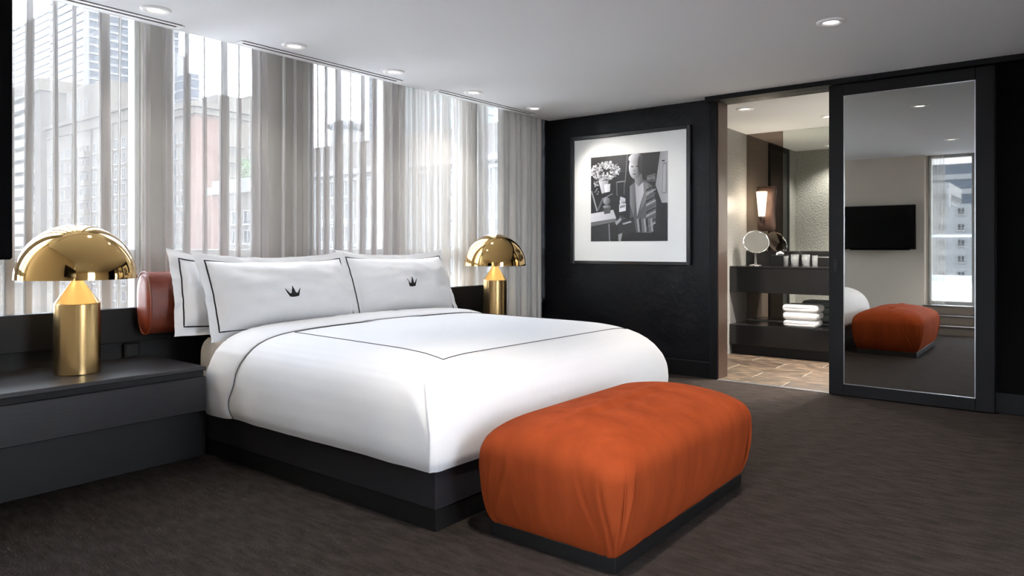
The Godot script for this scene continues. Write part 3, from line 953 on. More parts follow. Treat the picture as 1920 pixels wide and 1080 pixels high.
# ------------------------------------------------------------------ television end (left of the camera, seen in the mirror door)
func tv_end() -> void:
	solo("wall_television", boxes([[V(-0.45, 0, 5.97), V(2.78, H, 6.1)], [V(-0.45, H, 5.97), V(0.024, HP + 0.09, 6.1)]]), M["taupe wall"], "taupe grey wall that carries the television, seen in the mirror", "wall", "", "structure")
	var t := thing("television", "flat black wall mounted television at the left edge", "television", V(2.09, 1.19, 5.965))
	part("bezel", boxes([[V(-0.60, 0, -0.175), V(0.60, 0.665, -0.13)]], 0.004), M["screen bezel"], t)
	part("screen", boxes([[V(-0.588, 0.018, -0.177), V(0.588, 0.653, -0.170)]], 0.001), M["screen"], t)
	part("speaker_bar", boxes([[V(-0.30, -0.014, -0.16), V(0.52, 0.002, -0.135)]], 0.003), M["screen bezel"], t)
	part("bracket", boxes([[V(-0.2, 0.15, -0.132), V(0.2, 0.5, 0.0)]], 0.01), M["screen bezel"], t)
	# terrace door and steps
	var sp := thing("terrace_steps", "two dark stone steps with pale nosings under the terrace window", "steps", V(2.78, 0, 5.3))
	for k in 3:
		var y := 0.125 * k
		part("step", boxes([[V(0, y if k else 0.0, 0.24 * k), V(0.69, y + 0.118, 0.80)]], 0.003), M["step stone"], sp)
		part("nosing", boxes([[V(0, y + 0.1185, 0.24 * k - 0.012), V(0.69, y + 0.1295, 0.24 * k + 0.06)]], 0.002), M["steel edge"], sp)
	solo("wall_terrace", boxes([[V(2.78, -0.12, 6.1), V(3.6, 0.36, 6.24)], [V(2.66, 0.36, 6.1), V(2.80, H, 6.24)], [V(3.44, 0.36, 6.1), V(3.6, H, 6.24)]]), M["taupe wall"], "taupe wall round the terrace window", "wall", "", "structure")
	var w := thing("window_7", "tall terrace window with pale frame above the steps, seen in the mirror", "window", V(2.80, 0.36, 6.12), "", "structure")
	part("frame", boxes([[V(0, 0, 0), V(0.05, 2.235, 0.09)], [V(0.56, 0, 0), V(0.64, 2.235, 0.09)], [V(0.05, 0, 0), V(0.56, 0.06, 0.09)], [V(0.05, 2.19, 0), V(0.56, 2.235, 0.09)]], 0.004), M["window frame"], w)
	part("pane", boxes([[V(0.05, 0.06, 0.04), V(0.56, 2.19, 0.046)]]), M["clear pane"], w)
	for e in [[3.6, "window_8", "tall window in the right wall beside the camera"]]:
		var q := thing(e[1], e[2], "window", V(6.34, 0.5, e[0]), "", "structure")
		part("frame", boxes([[V(0, 0, 0), V(0.09, 1.95, 0.05)], [V(0, 0, 1.29), V(0.09, 1.95, 1.34)], [V(0, 0, 0.05), V(0.09, 0.05, 1.29)], [V(0, 1.90, 0.05), V(0.09, 1.95, 1.29)]], 0.004), M["window frame"], q)
		part("pane", boxes([[V(0.04, 0.05, 0.05), V(0.046, 1.90, 1.29)]]), M["clear pane"], q)
	var q10 := thing("window_9", "terrace window of the entry recess behind the camera", "window", V(3.66, 0.36, 7.22), "", "structure")
	part("frame", boxes([[V(0, 0, 0), V(0.05, 2.235, 0.09)], [V(0.79, 0, 0), V(0.84, 2.235, 0.09)], [V(0.05, 0, 0), V(0.79, 0.06, 0.09)], [V(0.05, 2.19, 0), V(0.79, 2.235, 0.09)]], 0.004), M["window frame"], q10)
	part("pane", boxes([[V(0.05, 0.06, 0.04), V(0.79, 2.19, 0.046)]]), M["clear pane"], q10)
	var rows := []
	for j in 9:
		var row := []
		for i in 61:
			var u := i / 60.0
			row.append(V(2.83 + 0.20 * u + 0.01 * sin(u * 70.0), lerpf(0.37, H - 0.004, j / 8.0), 6.085 + 0.018 * sin(u * 5.0 * TAU)))
		rows.append(row)
	var st := new_st()
	sheet(st, rows, false, 0)
	solo("sheer_curtain", st, M["sheer cloth"], "narrow white sheer curtain at the terrace window, seen in the mirror", "curtain")
	solo("terrace_floor", boxes([[V(-8, 0.1, 6.24), V(3.46, 0.36, 15.2)], [V(3.46, 0.1, 7.36), V(14, 0.36, 15.2)], [V(6.52, 0.1, 6.24), V(14, 0.36, 7.36)]]), M["terrace paving"], "pale concrete terrace outside, seen through the terrace window", "terrace", "", "structure")
	var r := thing("terrace_railing", "grey metal terrace railing with glass infill, seen in the mirror", "railing", V(0, 0.36, 15.0))
	part("top_rail", boxes([[V(-8, 1.12, -0.03), V(14, 1.18, 0.03)]], 0.004), M["rail grey"], r)
	part("kerb", boxes([[V(-8, 0.0, -0.1), V(14, 0.14, 0.1)]], 0.004), M["rail grey"], r)
	for k in 12:
		part("post", boxes([[V(-7.35 + 1.75 * k, 0.14, -0.03), V(-7.28 + 1.75 * k, 1.12, 0.03)]], 0.004), M["rail grey"], r)

# ------------------------------------------------------------------ bed
const ZB0 := 1.97
const ZB1 := 4.205
const XB1 := 2.40
var bed_noise: FastNoiseLite

# inset of the duvet's side at height y
func duvet_inset(y: float) -> float:
	return curve_at([[0.262, 0.018], [0.30, 0.0], [0.36, -0.004], [0.45, 0.0], [0.52, 0.010], [0.58, 0.030], [0.62, 0.055], [0.65, 0.085], [0.675, 0.125], [0.695, 0.175], [0.71, 0.235], [0.722, 0.32], [0.730, 0.44], [0.735, 0.60], [0.738, 0.85]], y)

func duvet_top(x: float, z: float) -> float:
	# height of the cover for a plan position
	var d := minf(minf(z - ZB0, ZB1 - z), XB1 - x)
	var lo := 0.262
	var hi := 0.738
	for k in 24:
		var m := (lo + hi) * 0.5
		if duvet_inset(m) < d:
			lo = m
		else:
			hi = m
	return lo + 0.004 * bed_noise.get_noise_2d(x * 2.0, z * 2.0)

func bed() -> void:
	bed_noise = noise(1.0, 3, 201)
	var b := thing("bed_base", "dark brown wooden platform bed base with recessed plinth", "bed", V(0.12, 0, 3.06))
	part("frame", boxes([[V(0, 0.095, -1.095), V(2.245, 0.255, 1.095)]], 0.003), M["dark wood"], b)
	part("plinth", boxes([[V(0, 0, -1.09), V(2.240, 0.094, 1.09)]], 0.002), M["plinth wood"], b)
	# mattress
	var ms := new_st()
	var rows := []
	for j in 17:
		var t := j / 16.0
		var y := lerpf(0.256, 0.655, t)
		var ins := 0.03 * pow(absf(2.0 * t - 1.0), 6.0)
		rows.append(ring(0.22 + ins, 2.25 - ins, 2.08 + ins, 4.08 - ins, y, 0.08, 20, 8))
	cap_top(ms, rows, 0.655, 0.012)
	sheet(ms, rows, true, 0)
	solo("mattress", ms, M["white linen"], "thick mattress in a white fitted sheet, bare at the head by the left nightstand", "mattress")
	duvet()
	# bolster
	bolster()
	pillow("pillow", "large white pillow with black piping and crown, in front at the left", V(0.56, 0.668, 3.60), 1.13, 0.555, 0.17, 22.0, 0.0, V(-0.06, 0.180, 0.055), 1)
	pillow("pillow", "large white pillow with black piping and crown, in front at the right", V(0.53, 0.668, 2.535), 1.09, 0.56, 0.17, 21.0, 0.0, V(-0.06, 0.205, 0.055), 2)
	pillow("pillow", "white pillow with black piping tucked behind the left crown pillow", V(0.385, 0.67, 3.83), 0.92, 0.525, 0.06, 17.0, -4.0, Vector3.ZERO, 3)

func cap_top(st: SurfaceTool, rows: Array, y: float, rise: float) -> void:
	var last: Array = rows[-1]
	var c := Vector3.ZERO
	for p in last:
		c += p
	c /= last.size()
	c.y = y
	var prev := last
	for k in range(1, 9):
		var t := k / 8.0
		var row := []
		for p: Vector3 in last:
			var q: Vector3 = p.lerp(c, t)
			q.y = y + rise * (1.0 - pow(1.0 - t, 2.0))
			row.append(q)
		sheet(st, [prev, row], true, 0)
		prev = row

# closes a long rounded top: rings that shrink towards the middle line
func cap_long(rows: Array, hx: float, hz: float, y: float, rise: float, r: float) -> void:
	var n: int = rows[-1].size()
	var last: Array = rows[-1]
	var line := hz - hx
	for k in range(1, 13):
		var t := k / 12.0
		var row := []
		for p: Vector3 in last:
			var c := V(0, 0, clampf(p.z, -line, line))
			var q := p.lerp(V(c.x, p.y, c.z), t)
			q.y = p.y + rise * (1.0 - pow(1.0 - t, 2.0))
			row.append(q)
		rows.append(row)

func duvet() -> void:
	var d := thing("duvet", "smooth white duvet with thin black stitched border covering the bed", "duvet", Vector3.ZERO)
	var st := new_st()
	var rows := []
	var ys := []
	for k in 21:
		ys.append(lerpf(0.262, 0.60, k / 20.0))
	for k in range(1, 31):
		ys.append(lerpf(0.60, 0.738, 1.0 - pow(1.0 - k / 30.0, 1.7)))
	for y: float in ys:
		var i := duvet_inset(y)
		var r := lerpf(0.05, 0.26, smooth(0.40, 0.72, y)) 
		var row := ring(0.62 + maxf(i, 0.0) * 0.1, XB1 - i, ZB0 + i, ZB1 - i, y, r, 44, 14)
		for k in row.size():
			var p: Vector3 = row[k]
			# soft wrinkles on the sides, a tucked crease at the near foot corner
			var side := smooth(0.72, 0.5, y)
			var w := bed_noise.get_noise_3d(p.x * 2.2, p.y * 0.7, p.z * 2.2) * 0.010 * side + bed_noise.get_noise_3d(p.x * 5.0, p.y * 1.5, p.z * 5.0) * 0.004 * side
			var out := V(0, 0, 0)
			if p.x > XB1 - i - r * 1.02 and p.z > ZB1 - i - r * 1.02:
				var c := V(XB1 - i - r, y, ZB1 - i - r)
				out = (p - c).normalized()
			elif p.x > XB1 - i - 0.01:
				out = V(1, 0, 0)
			elif p.z > (ZB0 + ZB1) * 0.5:
				out = V(0, 0, 1)
			else:
				out = V(0, 0, -1)
			p += out * w
			row[k] = p
		rows.append(row)
	sheet(st, rows, true, 0)
	cap_top(st, rows, 0.738, 0.006)
	part("cover", st, M["white linen"], d)
	# corner tuck: a thin fold of cloth down the near foot corner
	var tk := new_st()
	var trows := []
	for k in 25:
		var t := k / 24.0
		var y := lerpf(0.266, 0.615, t)
		var i := duvet_inset(y)
		var r := lerpf(0.05, 0.26, smooth(0.40, 0.72, y))
		var c := V(XB1 - i - r, y, ZB1 - i - r)
		var wob := 0.006 * bed_noise.get_noise_1d(k * 1.7) + 0.5 * 0.006
		var lift := 0.016 * (1.0 - pow(t, 3.0)) + wob * 0.6
		var edge := 62.0 - 8.0 * t + 200.0 * wob
		var row := []
		for q in [[edge + 1.0, -0.002], [edge + 0.5, lift * 0.8], [edge - 3.0, lift], [edge - 10.0, lift * 0.8], [edge - 22.0, lift * 0.4], [edge - 40.0, lift * 0.1], [edge - 56.0, -0.003]]:
			var an := deg_to_rad(q[0])
			row.append(c + V(cos(an), 0, sin(an)) * (r + q[1]))
		row.reverse()
		trows.append(row)
	trows.reverse()
	sheet(tk, trows, false, 0)
	part("corner_tuck", tk, M["white linen"], d)
	# the turned back fold at the head
	var fo := new_st()
	var path := []      # (z, y) over the bed
	for k in 13:
		path.append([ZB1 - duvet_inset(lerpf(0.268, 0.60, k / 12.0)), lerpf(0.268, 0.60, k / 12.0)])
	for k in range(1, 23):
		var y := lerpf(0.60, 0.738, 1.0 - pow(1.0 - k / 22.0, 1.7))
		path.append([ZB1 - duvet_inset(y), y])
	var n0 := path.size()
	for k in range(1, 12):
		path.append([lerpf(path[n0 - 1][0], ZB0 + duvet_inset(0.738), k / 12.0), 0.742])
	for k in range(n0 - 1, -1, -1):
		path.append([ZB0 + ZB1 - path[k][0], path[k][1]])
	var frows := []
	for k in path.size():
		var a: Array = path[maxi(0, k - 1)]
		var c: Array = path[mini(path.size() - 1, k + 1)]
		var t := Vector2(c[0] - a[0], c[1] - a[1]).normalized()
		var nn := V(0, -t.x, t.y)      # outward: up on top, +z on the near side
		if absf(t.x) > 0.5:
			nn = V(0, absf(t.x), nn.z)
		nn = V(0, -t.x, t.y).normalized()
		var hgt: float = path[k][1]
		var up := smooth(0.35, 0.72, hgt)
		var xh := lerpf(0.565, 0.62, smooth(0.30, 0.74, hgt))      # head edge
		var xf := lerpf(0.825, 0.925, smooth(0.30, 0.74, hgt)) + 0.012 * sin(hgt * 31.0) * (1.0 - up)
		var thick := lerpf(0.028, 0.034, up) + 0.006 * bed_noise.get_noise_1d(k * 0.6)
		var row := []
		for i in 19:
			var u := i / 18.0
			var an := PI * u
			var sx := pow(absf(cos(an)), 0.6) * signf(cos(an))
			var sh := pow(absf(sin(an)), 0.55)
			var x := lerpf(xh, xf, 0.5 - 0.5 * sx)
			row.append(V(x, path[k][1], path[k][0]) + nn * (-0.006 + (thick * lerpf(1.0, 0.42, u) + 0.006) * sh))
		frows.append(row)
	sheet(fo, frows, false, 0)
	var fold := part("turned_back_fold", fo, M["white linen"], d)
	# black hem along the foot side of the fold
	var hem := new_st()
	var hp := []
	for k in frows.size():
		var q: Vector3 = frows[k][17]
		hp.append(q + V(0.004, 0.001, 0))
	tube(hem, hp, 0.0017, 6)
	part("hem", hem, M["black thread"], fold)
	# stitched rectangle on top
	var lines := [[V(0.95, 0, 3.87), V(2.19, 0, 3.925)], [V(2.19, 0, 3.925), V(2.21, 0, 2.22)], [V(0.95, 0, 3.87), V(0.95, 0, 2.25)], [V(0.95, 0, 2.25), V(2.21, 0, 2.22)]]
	for l in lines:
		var sp := []
		for k in 61:
			var p: Vector3 = l[0].lerp(l[1], k / 60.0)
			p.y = cover_y(p.x, p.z)
			sp.append(p)
		var ss := new_st()
		tube(ss, sp, 0.0017, 5)
		part("stitched_line", ss, M["black thread"], d)

# y of the cover mesh at a plan position (same layers as the mesh, crown included)
func cover_y(x: float, z: float) -> float:
	var r := 0.26
	var dx := XB1 - x
	var dz := minf(z - ZB0, ZB1 - z)
	var dd := minf(dx, dz)
	# rounded corner: distance to the corner's own arc
	var lo := 0.262
	var hi := 0.738
	for k in 26:
		var m := (lo + hi) * 0.5
		var i := duvet_inset(m)
		var rr := lerpf(0.05, 0.26, smooth(0.40, 0.72, m))
		var ex := dx - i
		var ez := dz - i
		var inside := ex > 0.0 and ez > 0.0
		if inside and ex < rr and ez < rr:
			inside = Vector2(rr - ex, rr - ez).length() < rr
		if inside:
			lo = m
		else:
			hi = m
	return lo + 0.0022

func bolster() -> void:
	var h := thing("headboard_bolster", "rust brown leather bolster headboard behind the pillows", "headboard", V(0.0, 0, 0))
	var st := new_st()
	var za := 4.365
	var zb := 2.12
	var prof := []
	for k in 40:
		var an := TAU * k / 40.0
		var c := cos(an)
		var s := sin(an)
		# an upright, slightly leaning oval
		var x := 0.155 + 0.085 * signf(c) * pow(absf(c), 0.8)
		var y := 0.885 + 0.185 * signf(s) * pow(absf(s), 0.75)
		prof.append(Vector2(x + 0.10 * (0.885 - y) * 0.4, y))
	var mid := Vector2(0.155, 0.885)
	var rows := []
	for e in [[za + 0.012, 0.0], [za + 0.012, 0.5], [za + 0.006, 0.86], [za - 0.004, 0.97], [za - 0.016, 1.0], [3.4, 1.0], [2.6, 1.0], [zb, 1.0], [zb - 0.01, 0.9], [zb - 0.012, 0.0]]:
		var row := []
		for p in prof:
			var q: Vector2 = mid.lerp(p, e[1])
			row.append(V(q.x, q.y, e[0]))
		rows.append(row)
	sheet(st, rows, true, 0)
	part("cover", st, M["tan leather"], h)
	var pp := new_st()
	var ring_pts := []
	for p in prof:
		ring_pts.append(V(p.x, p.y, za - 0.006))
	tube(pp, ring_pts, 0.006, 8, true)
	part("piping", pp, M["tan leather"], h)

# a pillow with a flange; at = middle of the lower edge, leaning back by lean degrees
func pillow(called: String, label: String, at: Vector3, w: float, h: float, t: float, lean: float, roll: float, crown: Vector3, seed_: int) -> void:
	var o := thing(called, label, "pillow", at, "white piped pillows on the bed")
	o.basis = Basis(Vector3.UP, PI / 2) * Basis(Vector3.RIGHT, deg_to_rad(-lean)) * Basis(Vector3.BACK, deg_to_rad(roll))
	var nz := noise(1.0, 2, 300 + seed_)
	var fl := 0.055
	var surf := func(u: float, v: float) -> Vector3:      # u, v in -1..1 over the whole cloth, front side
		var a := 1.0 - 2.0 * fl / w
		var bq := 1.0 - 2.0 * fl / h
		var iu := clampf(u / a, -1, 1)
		var iv := clampf(v / bq, -1, 1)
		var th := t * pow(maxf(0.0, (1.0 - pow(absf(iu), 3.0)) * (1.0 - pow(absf(iv), 2.6))), 0.62)
		th *= 1.0 + 0.14 * nz.get_noise_2d(u * 1.6, v * 1.6 + seed_)
		var x := u * w * 0.5
		var y := (v + 1.0) * 0.5 * h
		x *= 1.0 - 0.035 * (1.0 - v * v)
		y += 0.018 * u * u * u * u * (1.0 if v > 0 else -0.3) * absf(v) - 0.030 * (1.0 - u * u) * maxf(v, 0.0)
		var ed := maxf(absf(u) - a, 0.0) * w * 0.5 + maxf(absf(v) - bq, 0.0) * h * 0.5
		var zz := th + 0.010 * nz.get_noise_2d(u * 3.0 + 9.0, v * 3.0) * (0.3 + minf(1.0, ed * 30.0)) - ed * 0.25 * maxf(v, 0.0)
		return V(x, y, zz)
	var st := new_st()
	var nu := 64
	var nv := 44
	var rf := []
	var rb := []
	for j in nv + 1:
		var v := -1.0 + 2.0 * j / nv
		var a := []
		var b := []
		for i in nu + 1:
			var u := -1.0 + 2.0 * i / nu
			var p: Vector3 = surf.call(u, v)
			a.append(p)
			var base := p.z if absf(u) > 1.0 - 2.0 * fl / w or absf(v) > 1.0 - 2.0 * fl / h else 0.0
			var th := 0.0
			if base == 0.0:
				th = p.z
				base = 0.0
				th = maxf(th, 0.0) * 0.6
				b.append(V(p.x, p.y, -th - 0.002))
			else:
				b.append(V(p.x, p.y, p.z - 0.004))
		rf.append(a)
		rb.append(b)
	sheet(st, rf, false, 0)
	rb.reverse()
	sheet(st, rb, false, 0)
	rb.reverse()
	# close the edge
	for e in [[rf[0], rb[0], true], [rf[nv], rb[nv], false]]:
		for i in nu:
			quad(st, e[0][i], e[0][i + 1], e[1][i + 1], e[1][i], -1)
	for i in [0, nu]:
		for j in nv:
			quad(st, rf[j][i], rf[j + 1][i], rb[j + 1][i], rb[j][i], -1)
	part("case", st, M["white linen"], o)
	var pts := []
	var a2 := 1.0 - 2.0 * fl / w + 0.004
	var b2 := 1.0 - 2.0 * fl / h + 0.006
	for k in 40:
		pts.append(surf.call(lerpf(-a2, a2, k / 40.0), -b2) + V(0, 0, 0.003))
	for k in 24:
		pts.append(surf.call(a2, lerpf(-b2, b2, k / 24.0)) + V(0, 0, 0.003))
	for k in 40:
		pts.append(surf.call(lerpf(a2, -a2, k / 40.0), b2) + V(0, 0, 0.003))
	for k in 24:
		pts.append(surf.call(-a2, lerpf(b2, -b2, k / 24.0)) + V(0, 0, 0.003))
	var pp := new_st()
	tube(pp, pts, 0.0042, 6, true)
	part("piping", pp, M["black thread"], o)
	if crown.z > 0.0:
		var shape := PackedVector2Array([Vector2(-0.55, 0.0), Vector2(-0.28, -0.05), Vector2(0, -0.06), Vector2(0.28, -0.05), Vector2(0.55, 0.0), Vector2(0.78, 0.48), Vector2(1.0, 0.98), Vector2(0.70, 0.62), Vector2(0.52, 0.40), Vector2(0.36, 0.36), Vector2(0.22, 0.48), Vector2(0.20, 0.68), Vector2(0.10, 0.92), Vector2(0.0, 1.26), Vector2(-0.10, 0.92), Vector2(-0.20, 0.68), Vector2(-0.22, 0.48), Vector2(-0.36, 0.36), Vector2(-0.52, 0.40), Vector2(-0.70, 0.62), Vector2(-1.0, 0.98), Vector2(-0.78, 0.48)])
		var idx := Geometry2D.triangulate_polygon(shape)
		var cs := new_st()
		var mapped := []
		for q in shape:
			var lx := crown.x + q.x * crown.z
			var ly := crown.y + q.y * crown.z
			mapped.append(surf.call(lx / (w * 0.5) / (1.0 - 0.03), (ly + 0.012) / h * 2.0 - 1.0))
		for k in range(0, idx.size(), 3):
			var A: Vector3 = mapped[idx[k]] + V(0, 0, 0.004)
			var B: Vector3 = mapped[idx[k + 1]] + V(0, 0, 0.004)
			var C: Vector3 = mapped[idx[k + 2]] + V(0, 0, 0.004)
			if (B - A).cross(C - A).z > 0.0:
				tri(cs, A, C, B)
			else:
				tri(cs, A, B, C)
		for k in mapped.size():
			var A: Vector3 = mapped[k]
			var B: Vector3 = mapped[(k + 1) % mapped.size()]
			quad(cs, A - V(0, 0, 0.003), B - V(0, 0, 0.003), B + V(0, 0, 0.004), A + V(0, 0, 0.004))
		part("crown_emblem", cs, M["black thread"], o)

# ------------------------------------------------------------------ nightstands, back panel, lamps
func nightstands() -> void:
	var zs := [[4.255, 5.90, "long black nightstand under the left brass lamp"], [0.86, 1.865, "black nightstand under the right brass lamp beyond the bed"]]
	for q in zs:
		var o := thing("nightstand", q[2], "nightstand", V(0, 0, q[0]), "black nightstands beside the bed")
		var L: float = q[1] - q[0]
		part("top", boxes([[V(0.002, 0.527, 0), V(0.672, 0.55, L)]], 0.003), M["dark wood"], o)
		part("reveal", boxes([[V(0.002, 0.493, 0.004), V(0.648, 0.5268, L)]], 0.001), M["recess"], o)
		part("drawer", boxes([[V(0.002, 0.300, 0), V(0.668, 0.4928, L)]], 0.003), M["dark wood"], o)
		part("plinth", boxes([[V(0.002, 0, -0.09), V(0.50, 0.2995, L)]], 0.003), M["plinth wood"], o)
	var p := thing("window_ledge", "long dark wooden ledge panel along the windows behind the bed and nightstands", "ledge", V(0, 0, 0.835))
	part("board", boxes([[V(-0.005, 0.648, 0), V(0.035, 0.852, 5.05)]], 0.003), M["panel wood"], p)
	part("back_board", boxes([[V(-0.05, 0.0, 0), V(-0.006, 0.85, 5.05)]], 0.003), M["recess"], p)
	var so := thing("socket_box", "small black socket box in the recess between bolster and left nightstand", "socket", V(0.0, 0.551, 4.33))
	part("box", boxes([[V(0, 0, 0), V(0.03, 0.085, 0.09)]], 0.004), M["black paint"], so)
	part("face", boxes([[V(0.03, 0.012, 0.012), V(0.033, 0.073, 0.078)]], 0.001), M["recess"], so)
	lamp(V(0.335, 0.5505, 4.79), "large brass mushroom table lamp on the left nightstand")
	lamp(V(0.335, 0.5505, 1.30), "brass mushroom table lamp on the right nightstand beyond the bed")

func lamp(at: Vector3, label: String) -> void:
	var o := thing("table_lamp", label, "lamp", at, "brass dome table lamps")
	var b := new_st()
	lathe(b, PackedVector2Array([Vector2(0.0, 0.0), Vector2(0.106, 0.0), Vector2(0.108, 0.003)]), 64, Vector3.ZERO, -1)
	lathe(b, PackedVector2Array([Vector2(0.108, 0.003), Vector2(0.108, 0.366)]), 96, Vector3.ZERO, 1)
	lathe(b, PackedVector2Array([Vector2(0.108, 0.366), Vector2(0.107, 0.371), Vector2(0.104, 0.3745)]), 96, Vector3.ZERO, 2)
	lathe(b, PackedVector2Array([Vector2(0.104, 0.3745), Vector2(0.012, 0.512), Vector2(0.010, 0.517)]), 96, Vector3.ZERO, 3)
	lathe(b, PackedVector2Array([Vector2(0.010, 0.517), Vector2(0.008, 0.775)]), 16, Vector3.ZERO, 4)
	part("base", b, M["satin brass"], o)
	var d := new_st()
	var pr := PackedVector2Array()
	var R := 0.284
	for k in 33:
		var an := PI / 2 * k / 32.0
		pr.append(Vector2(R * cos(an), 0.50 + 0.29 * sin(an)))
	pr[32] = Vector2(0.0, 0.79)
	lathe(d, pr, 128, Vector3.ZERO, 1)
	lathe(d, PackedVector2Array([Vector2(R - 0.004, 0.50), Vector2(R, 0.50)]), 128, Vector3.ZERO, -1)
	var dome := part("dome_shade", d, M["polished brass"], o)
	var li := new_st()
	var pi := PackedVector2Array()
	for k in 25:
		var an := PI / 2 * (24 - k) / 24.0
		pi.append(Vector2((R - 0.004) * cos(an), 0.50 + 0.284 * sin(an)))
	pi[0] = Vector2(0.0, 0.784)
	lathe(li, pi, 64, Vector3.ZERO, 1)
	part("lining", li, M["dome lining"], dome)
	for s: float in [-1.0, 1.0]:
		var bu := new_st()
		var bp := PackedVector2Array()
		for k in 13:
			var an := PI * k / 12.0 - PI / 2
			bp.append(Vector2(0.028 * maxf(cos(an), 0.0), 0.028 * sin(an)))
		lathe(bu, bp, 24)
		var m := part("bulb", bu, M["bulb glow"], o)
		m.position = V(0, 0.60, s * 0.10)
		var l := OmniLight3D.new()
		l.name = "bulb_light"
		l.light_color = Color(1.0, 0.94, 0.82)
		l.light_energy = 0.014
		l.omni_range = 6.0
		l.omni_attenuation = 2.0
		l.light_size = 0.02
		l.shadow_enabled = true
		o.add_child(l)
		l.position = m.position

# ------------------------------------------------------------------ velvet bench
const BENCH_PLEATS := [[0.165, 0.035, 0.007], [0.075, 0.008, 0.006], [-0.03, -0.006, 0.008], [-0.085, -0.022, 0.009]]

func bench_r(y: float) -> float:
	return curve_at([[0.05, 0.02], [0.12, 0.045], [0.25, 0.085], [0.36, 0.11], [0.43, 0.15], [0.50, 0.22], [0.52, 0.25]], y)

func bench() -> void:
	var o := thing("bench", "rust orange velvet upholstered bench at the foot of the bed", "bench", V(2.86, 0, 3.38))
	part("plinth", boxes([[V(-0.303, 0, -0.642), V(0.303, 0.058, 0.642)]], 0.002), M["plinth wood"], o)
	var prof := [[0.057, 0.004], [0.075, -0.008], [0.11, -0.022], [0.16, -0.036], [0.22, -0.048], [0.28, -0.057], [0.34, -0.061], [0.375, -0.060], [0.405, -0.052], [0.43, -0.037], [0.452, -0.014], [0.47, 0.014], [0.486, 0.05], [0.499, 0.095], [0.508, 0.145], [0.514, 0.20], [0.517, 0.25]]
	var nz := noise(1.0, 3, 401)
	var rows := []
	var steps := 70
	for j in steps + 1:
		var t := j / float(steps)
		var s := t * (prof.size() - 1)
		var k0 := mini(int(s), prof.size() - 2)
		var f := s - k0
		var pm: Array = prof[maxi(0, k0 - 1)]
		var p0: Array = prof[k0]
		var p1: Array = prof[k0 + 1]
		var p2: Array = prof[mini(prof.size() - 1, k0 + 2)]
		var y := cubic_interpolate(p0[0], p1[0], pm[0], p2[0], f)
		var ins := cubic_interpolate(p0[1], p1[1], pm[1], p2[1], f)
		var x := 0.303 - ins
		var z := 0.642 - ins
		var r := bench_r(y)
		var row := ring(-x, x, -z, z, y, r, 60, 20)
		for k in row.size():
			var p: Vector3 = row[k]
			var n := V(clampf((absf(p.x) - (x - r)) / r, 0, 1) * signf(p.x), 0, clampf((absf(p.z) - (z - r)) / r, 0, 1) * signf(p.z))
			if n.length() < 0.01:
				n = V(0, 1, 0)
			n = n.normalized()
			var up := smooth(0.42, 0.26, y)
			# gathers on the corners: pleats that fan out from the plinth corner
			var q45 := r * PI / 4.0
			var sx0 := absf(p.x) - (x - r)
			var sz0 := absf(p.z) - (z - r)
			var arc := 9.0
			if sx0 > 0.0 and sz0 > 0.0:
				arc = r * (atan2(sz0, sx0) - PI / 4.0)
			elif sz0 > 0.0:
				arc = q45 - sx0
			elif sx0 > 0.0:
				arc = -q45 + sz0
			var dd := 0.0
			for q in BENCH_PLEATS:
				var cen: float = lerpf(q[1], q[0], smooth(0.03, 0.36, y))
				dd -= q[2] * exp(-pow((arc - cen) / 0.007, 2.0)) - q[2] * 0.7 * exp(-pow((arc - cen - 0.016) / 0.011, 2.0))
			var fine := nz.get_noise_2d(p.x * 16.0 + p.z * 16.0, y * 1.2) * 0.0035 * smooth(0.9, 0.3, minf(absf(absf(p.z) - z) + absf(absf(p.x) - x), 0.9))
			p += n * (dd + fine + 0.004 * nz.get_noise_3d(p.x * 2.0, y * 2.0, p.z * 2.0)) * up
			row[k] = p
		rows.append(row)
	var st := new_st()
	cap_long(rows, 0.053, 0.392, 0.517, 0.013, 0.25)
	sheet(st, rows, true, 0)
	var uph := part("upholstery", st, M["rust velvet"], o)
	# piped seams along two of the pleats of each corner
	for sx: float in [-1.0, 1.0]:
		for sz: float in [-1.0, 1.0]:
			for q in [BENCH_PLEATS[2], BENCH_PLEATS[3]]:
				var pts := []
				for j in 28:
					var s := lerpf(0.4, 8.6, j / 27.0)
					var k0 := int(s)
					var f := s - k0
					var y: float = lerpf(prof[k0][0], prof[k0 + 1][0], f)
					var ins: float = lerpf(prof[k0][1], prof[k0 + 1][1], f)
					var r := bench_r(y)
					var arc: float = lerpf(q[1], q[0], smooth(0.03, 0.36, y))
					var x := 0.303 - ins
					var z := 0.642 - ins
					var p := V(0, y, 0)
					if absf(arc) < r * PI / 4.0:
						var a := PI / 4.0 + arc / r
						p = V(x - r + (r - 0.003) * cos(a), y, z - r + (r - 0.003) * sin(a))
					else:
						p = V(x - 0.003, y, z - r - (-arc - r * PI / 4.0))
					pts.append(V(p.x * sx, p.y, p.z * sz))
				var ss := new_st()
				tube(ss, pts, 0.0045, 6)
				part("seam", ss, M["rust velvet"], uph)

# ------------------------------------------------------------------ the city outside
func tower(called: String, label: String, p: Vector3, q: Vector3, m: Material, group := "") -> Node3D:
	var o := thing(called, label, "building", V(p.x, p.y, p.z), group)
	part("wall", boxes([[Vector3.ZERO, q - p]]), m, o)
	return o

var win_mesh := {}

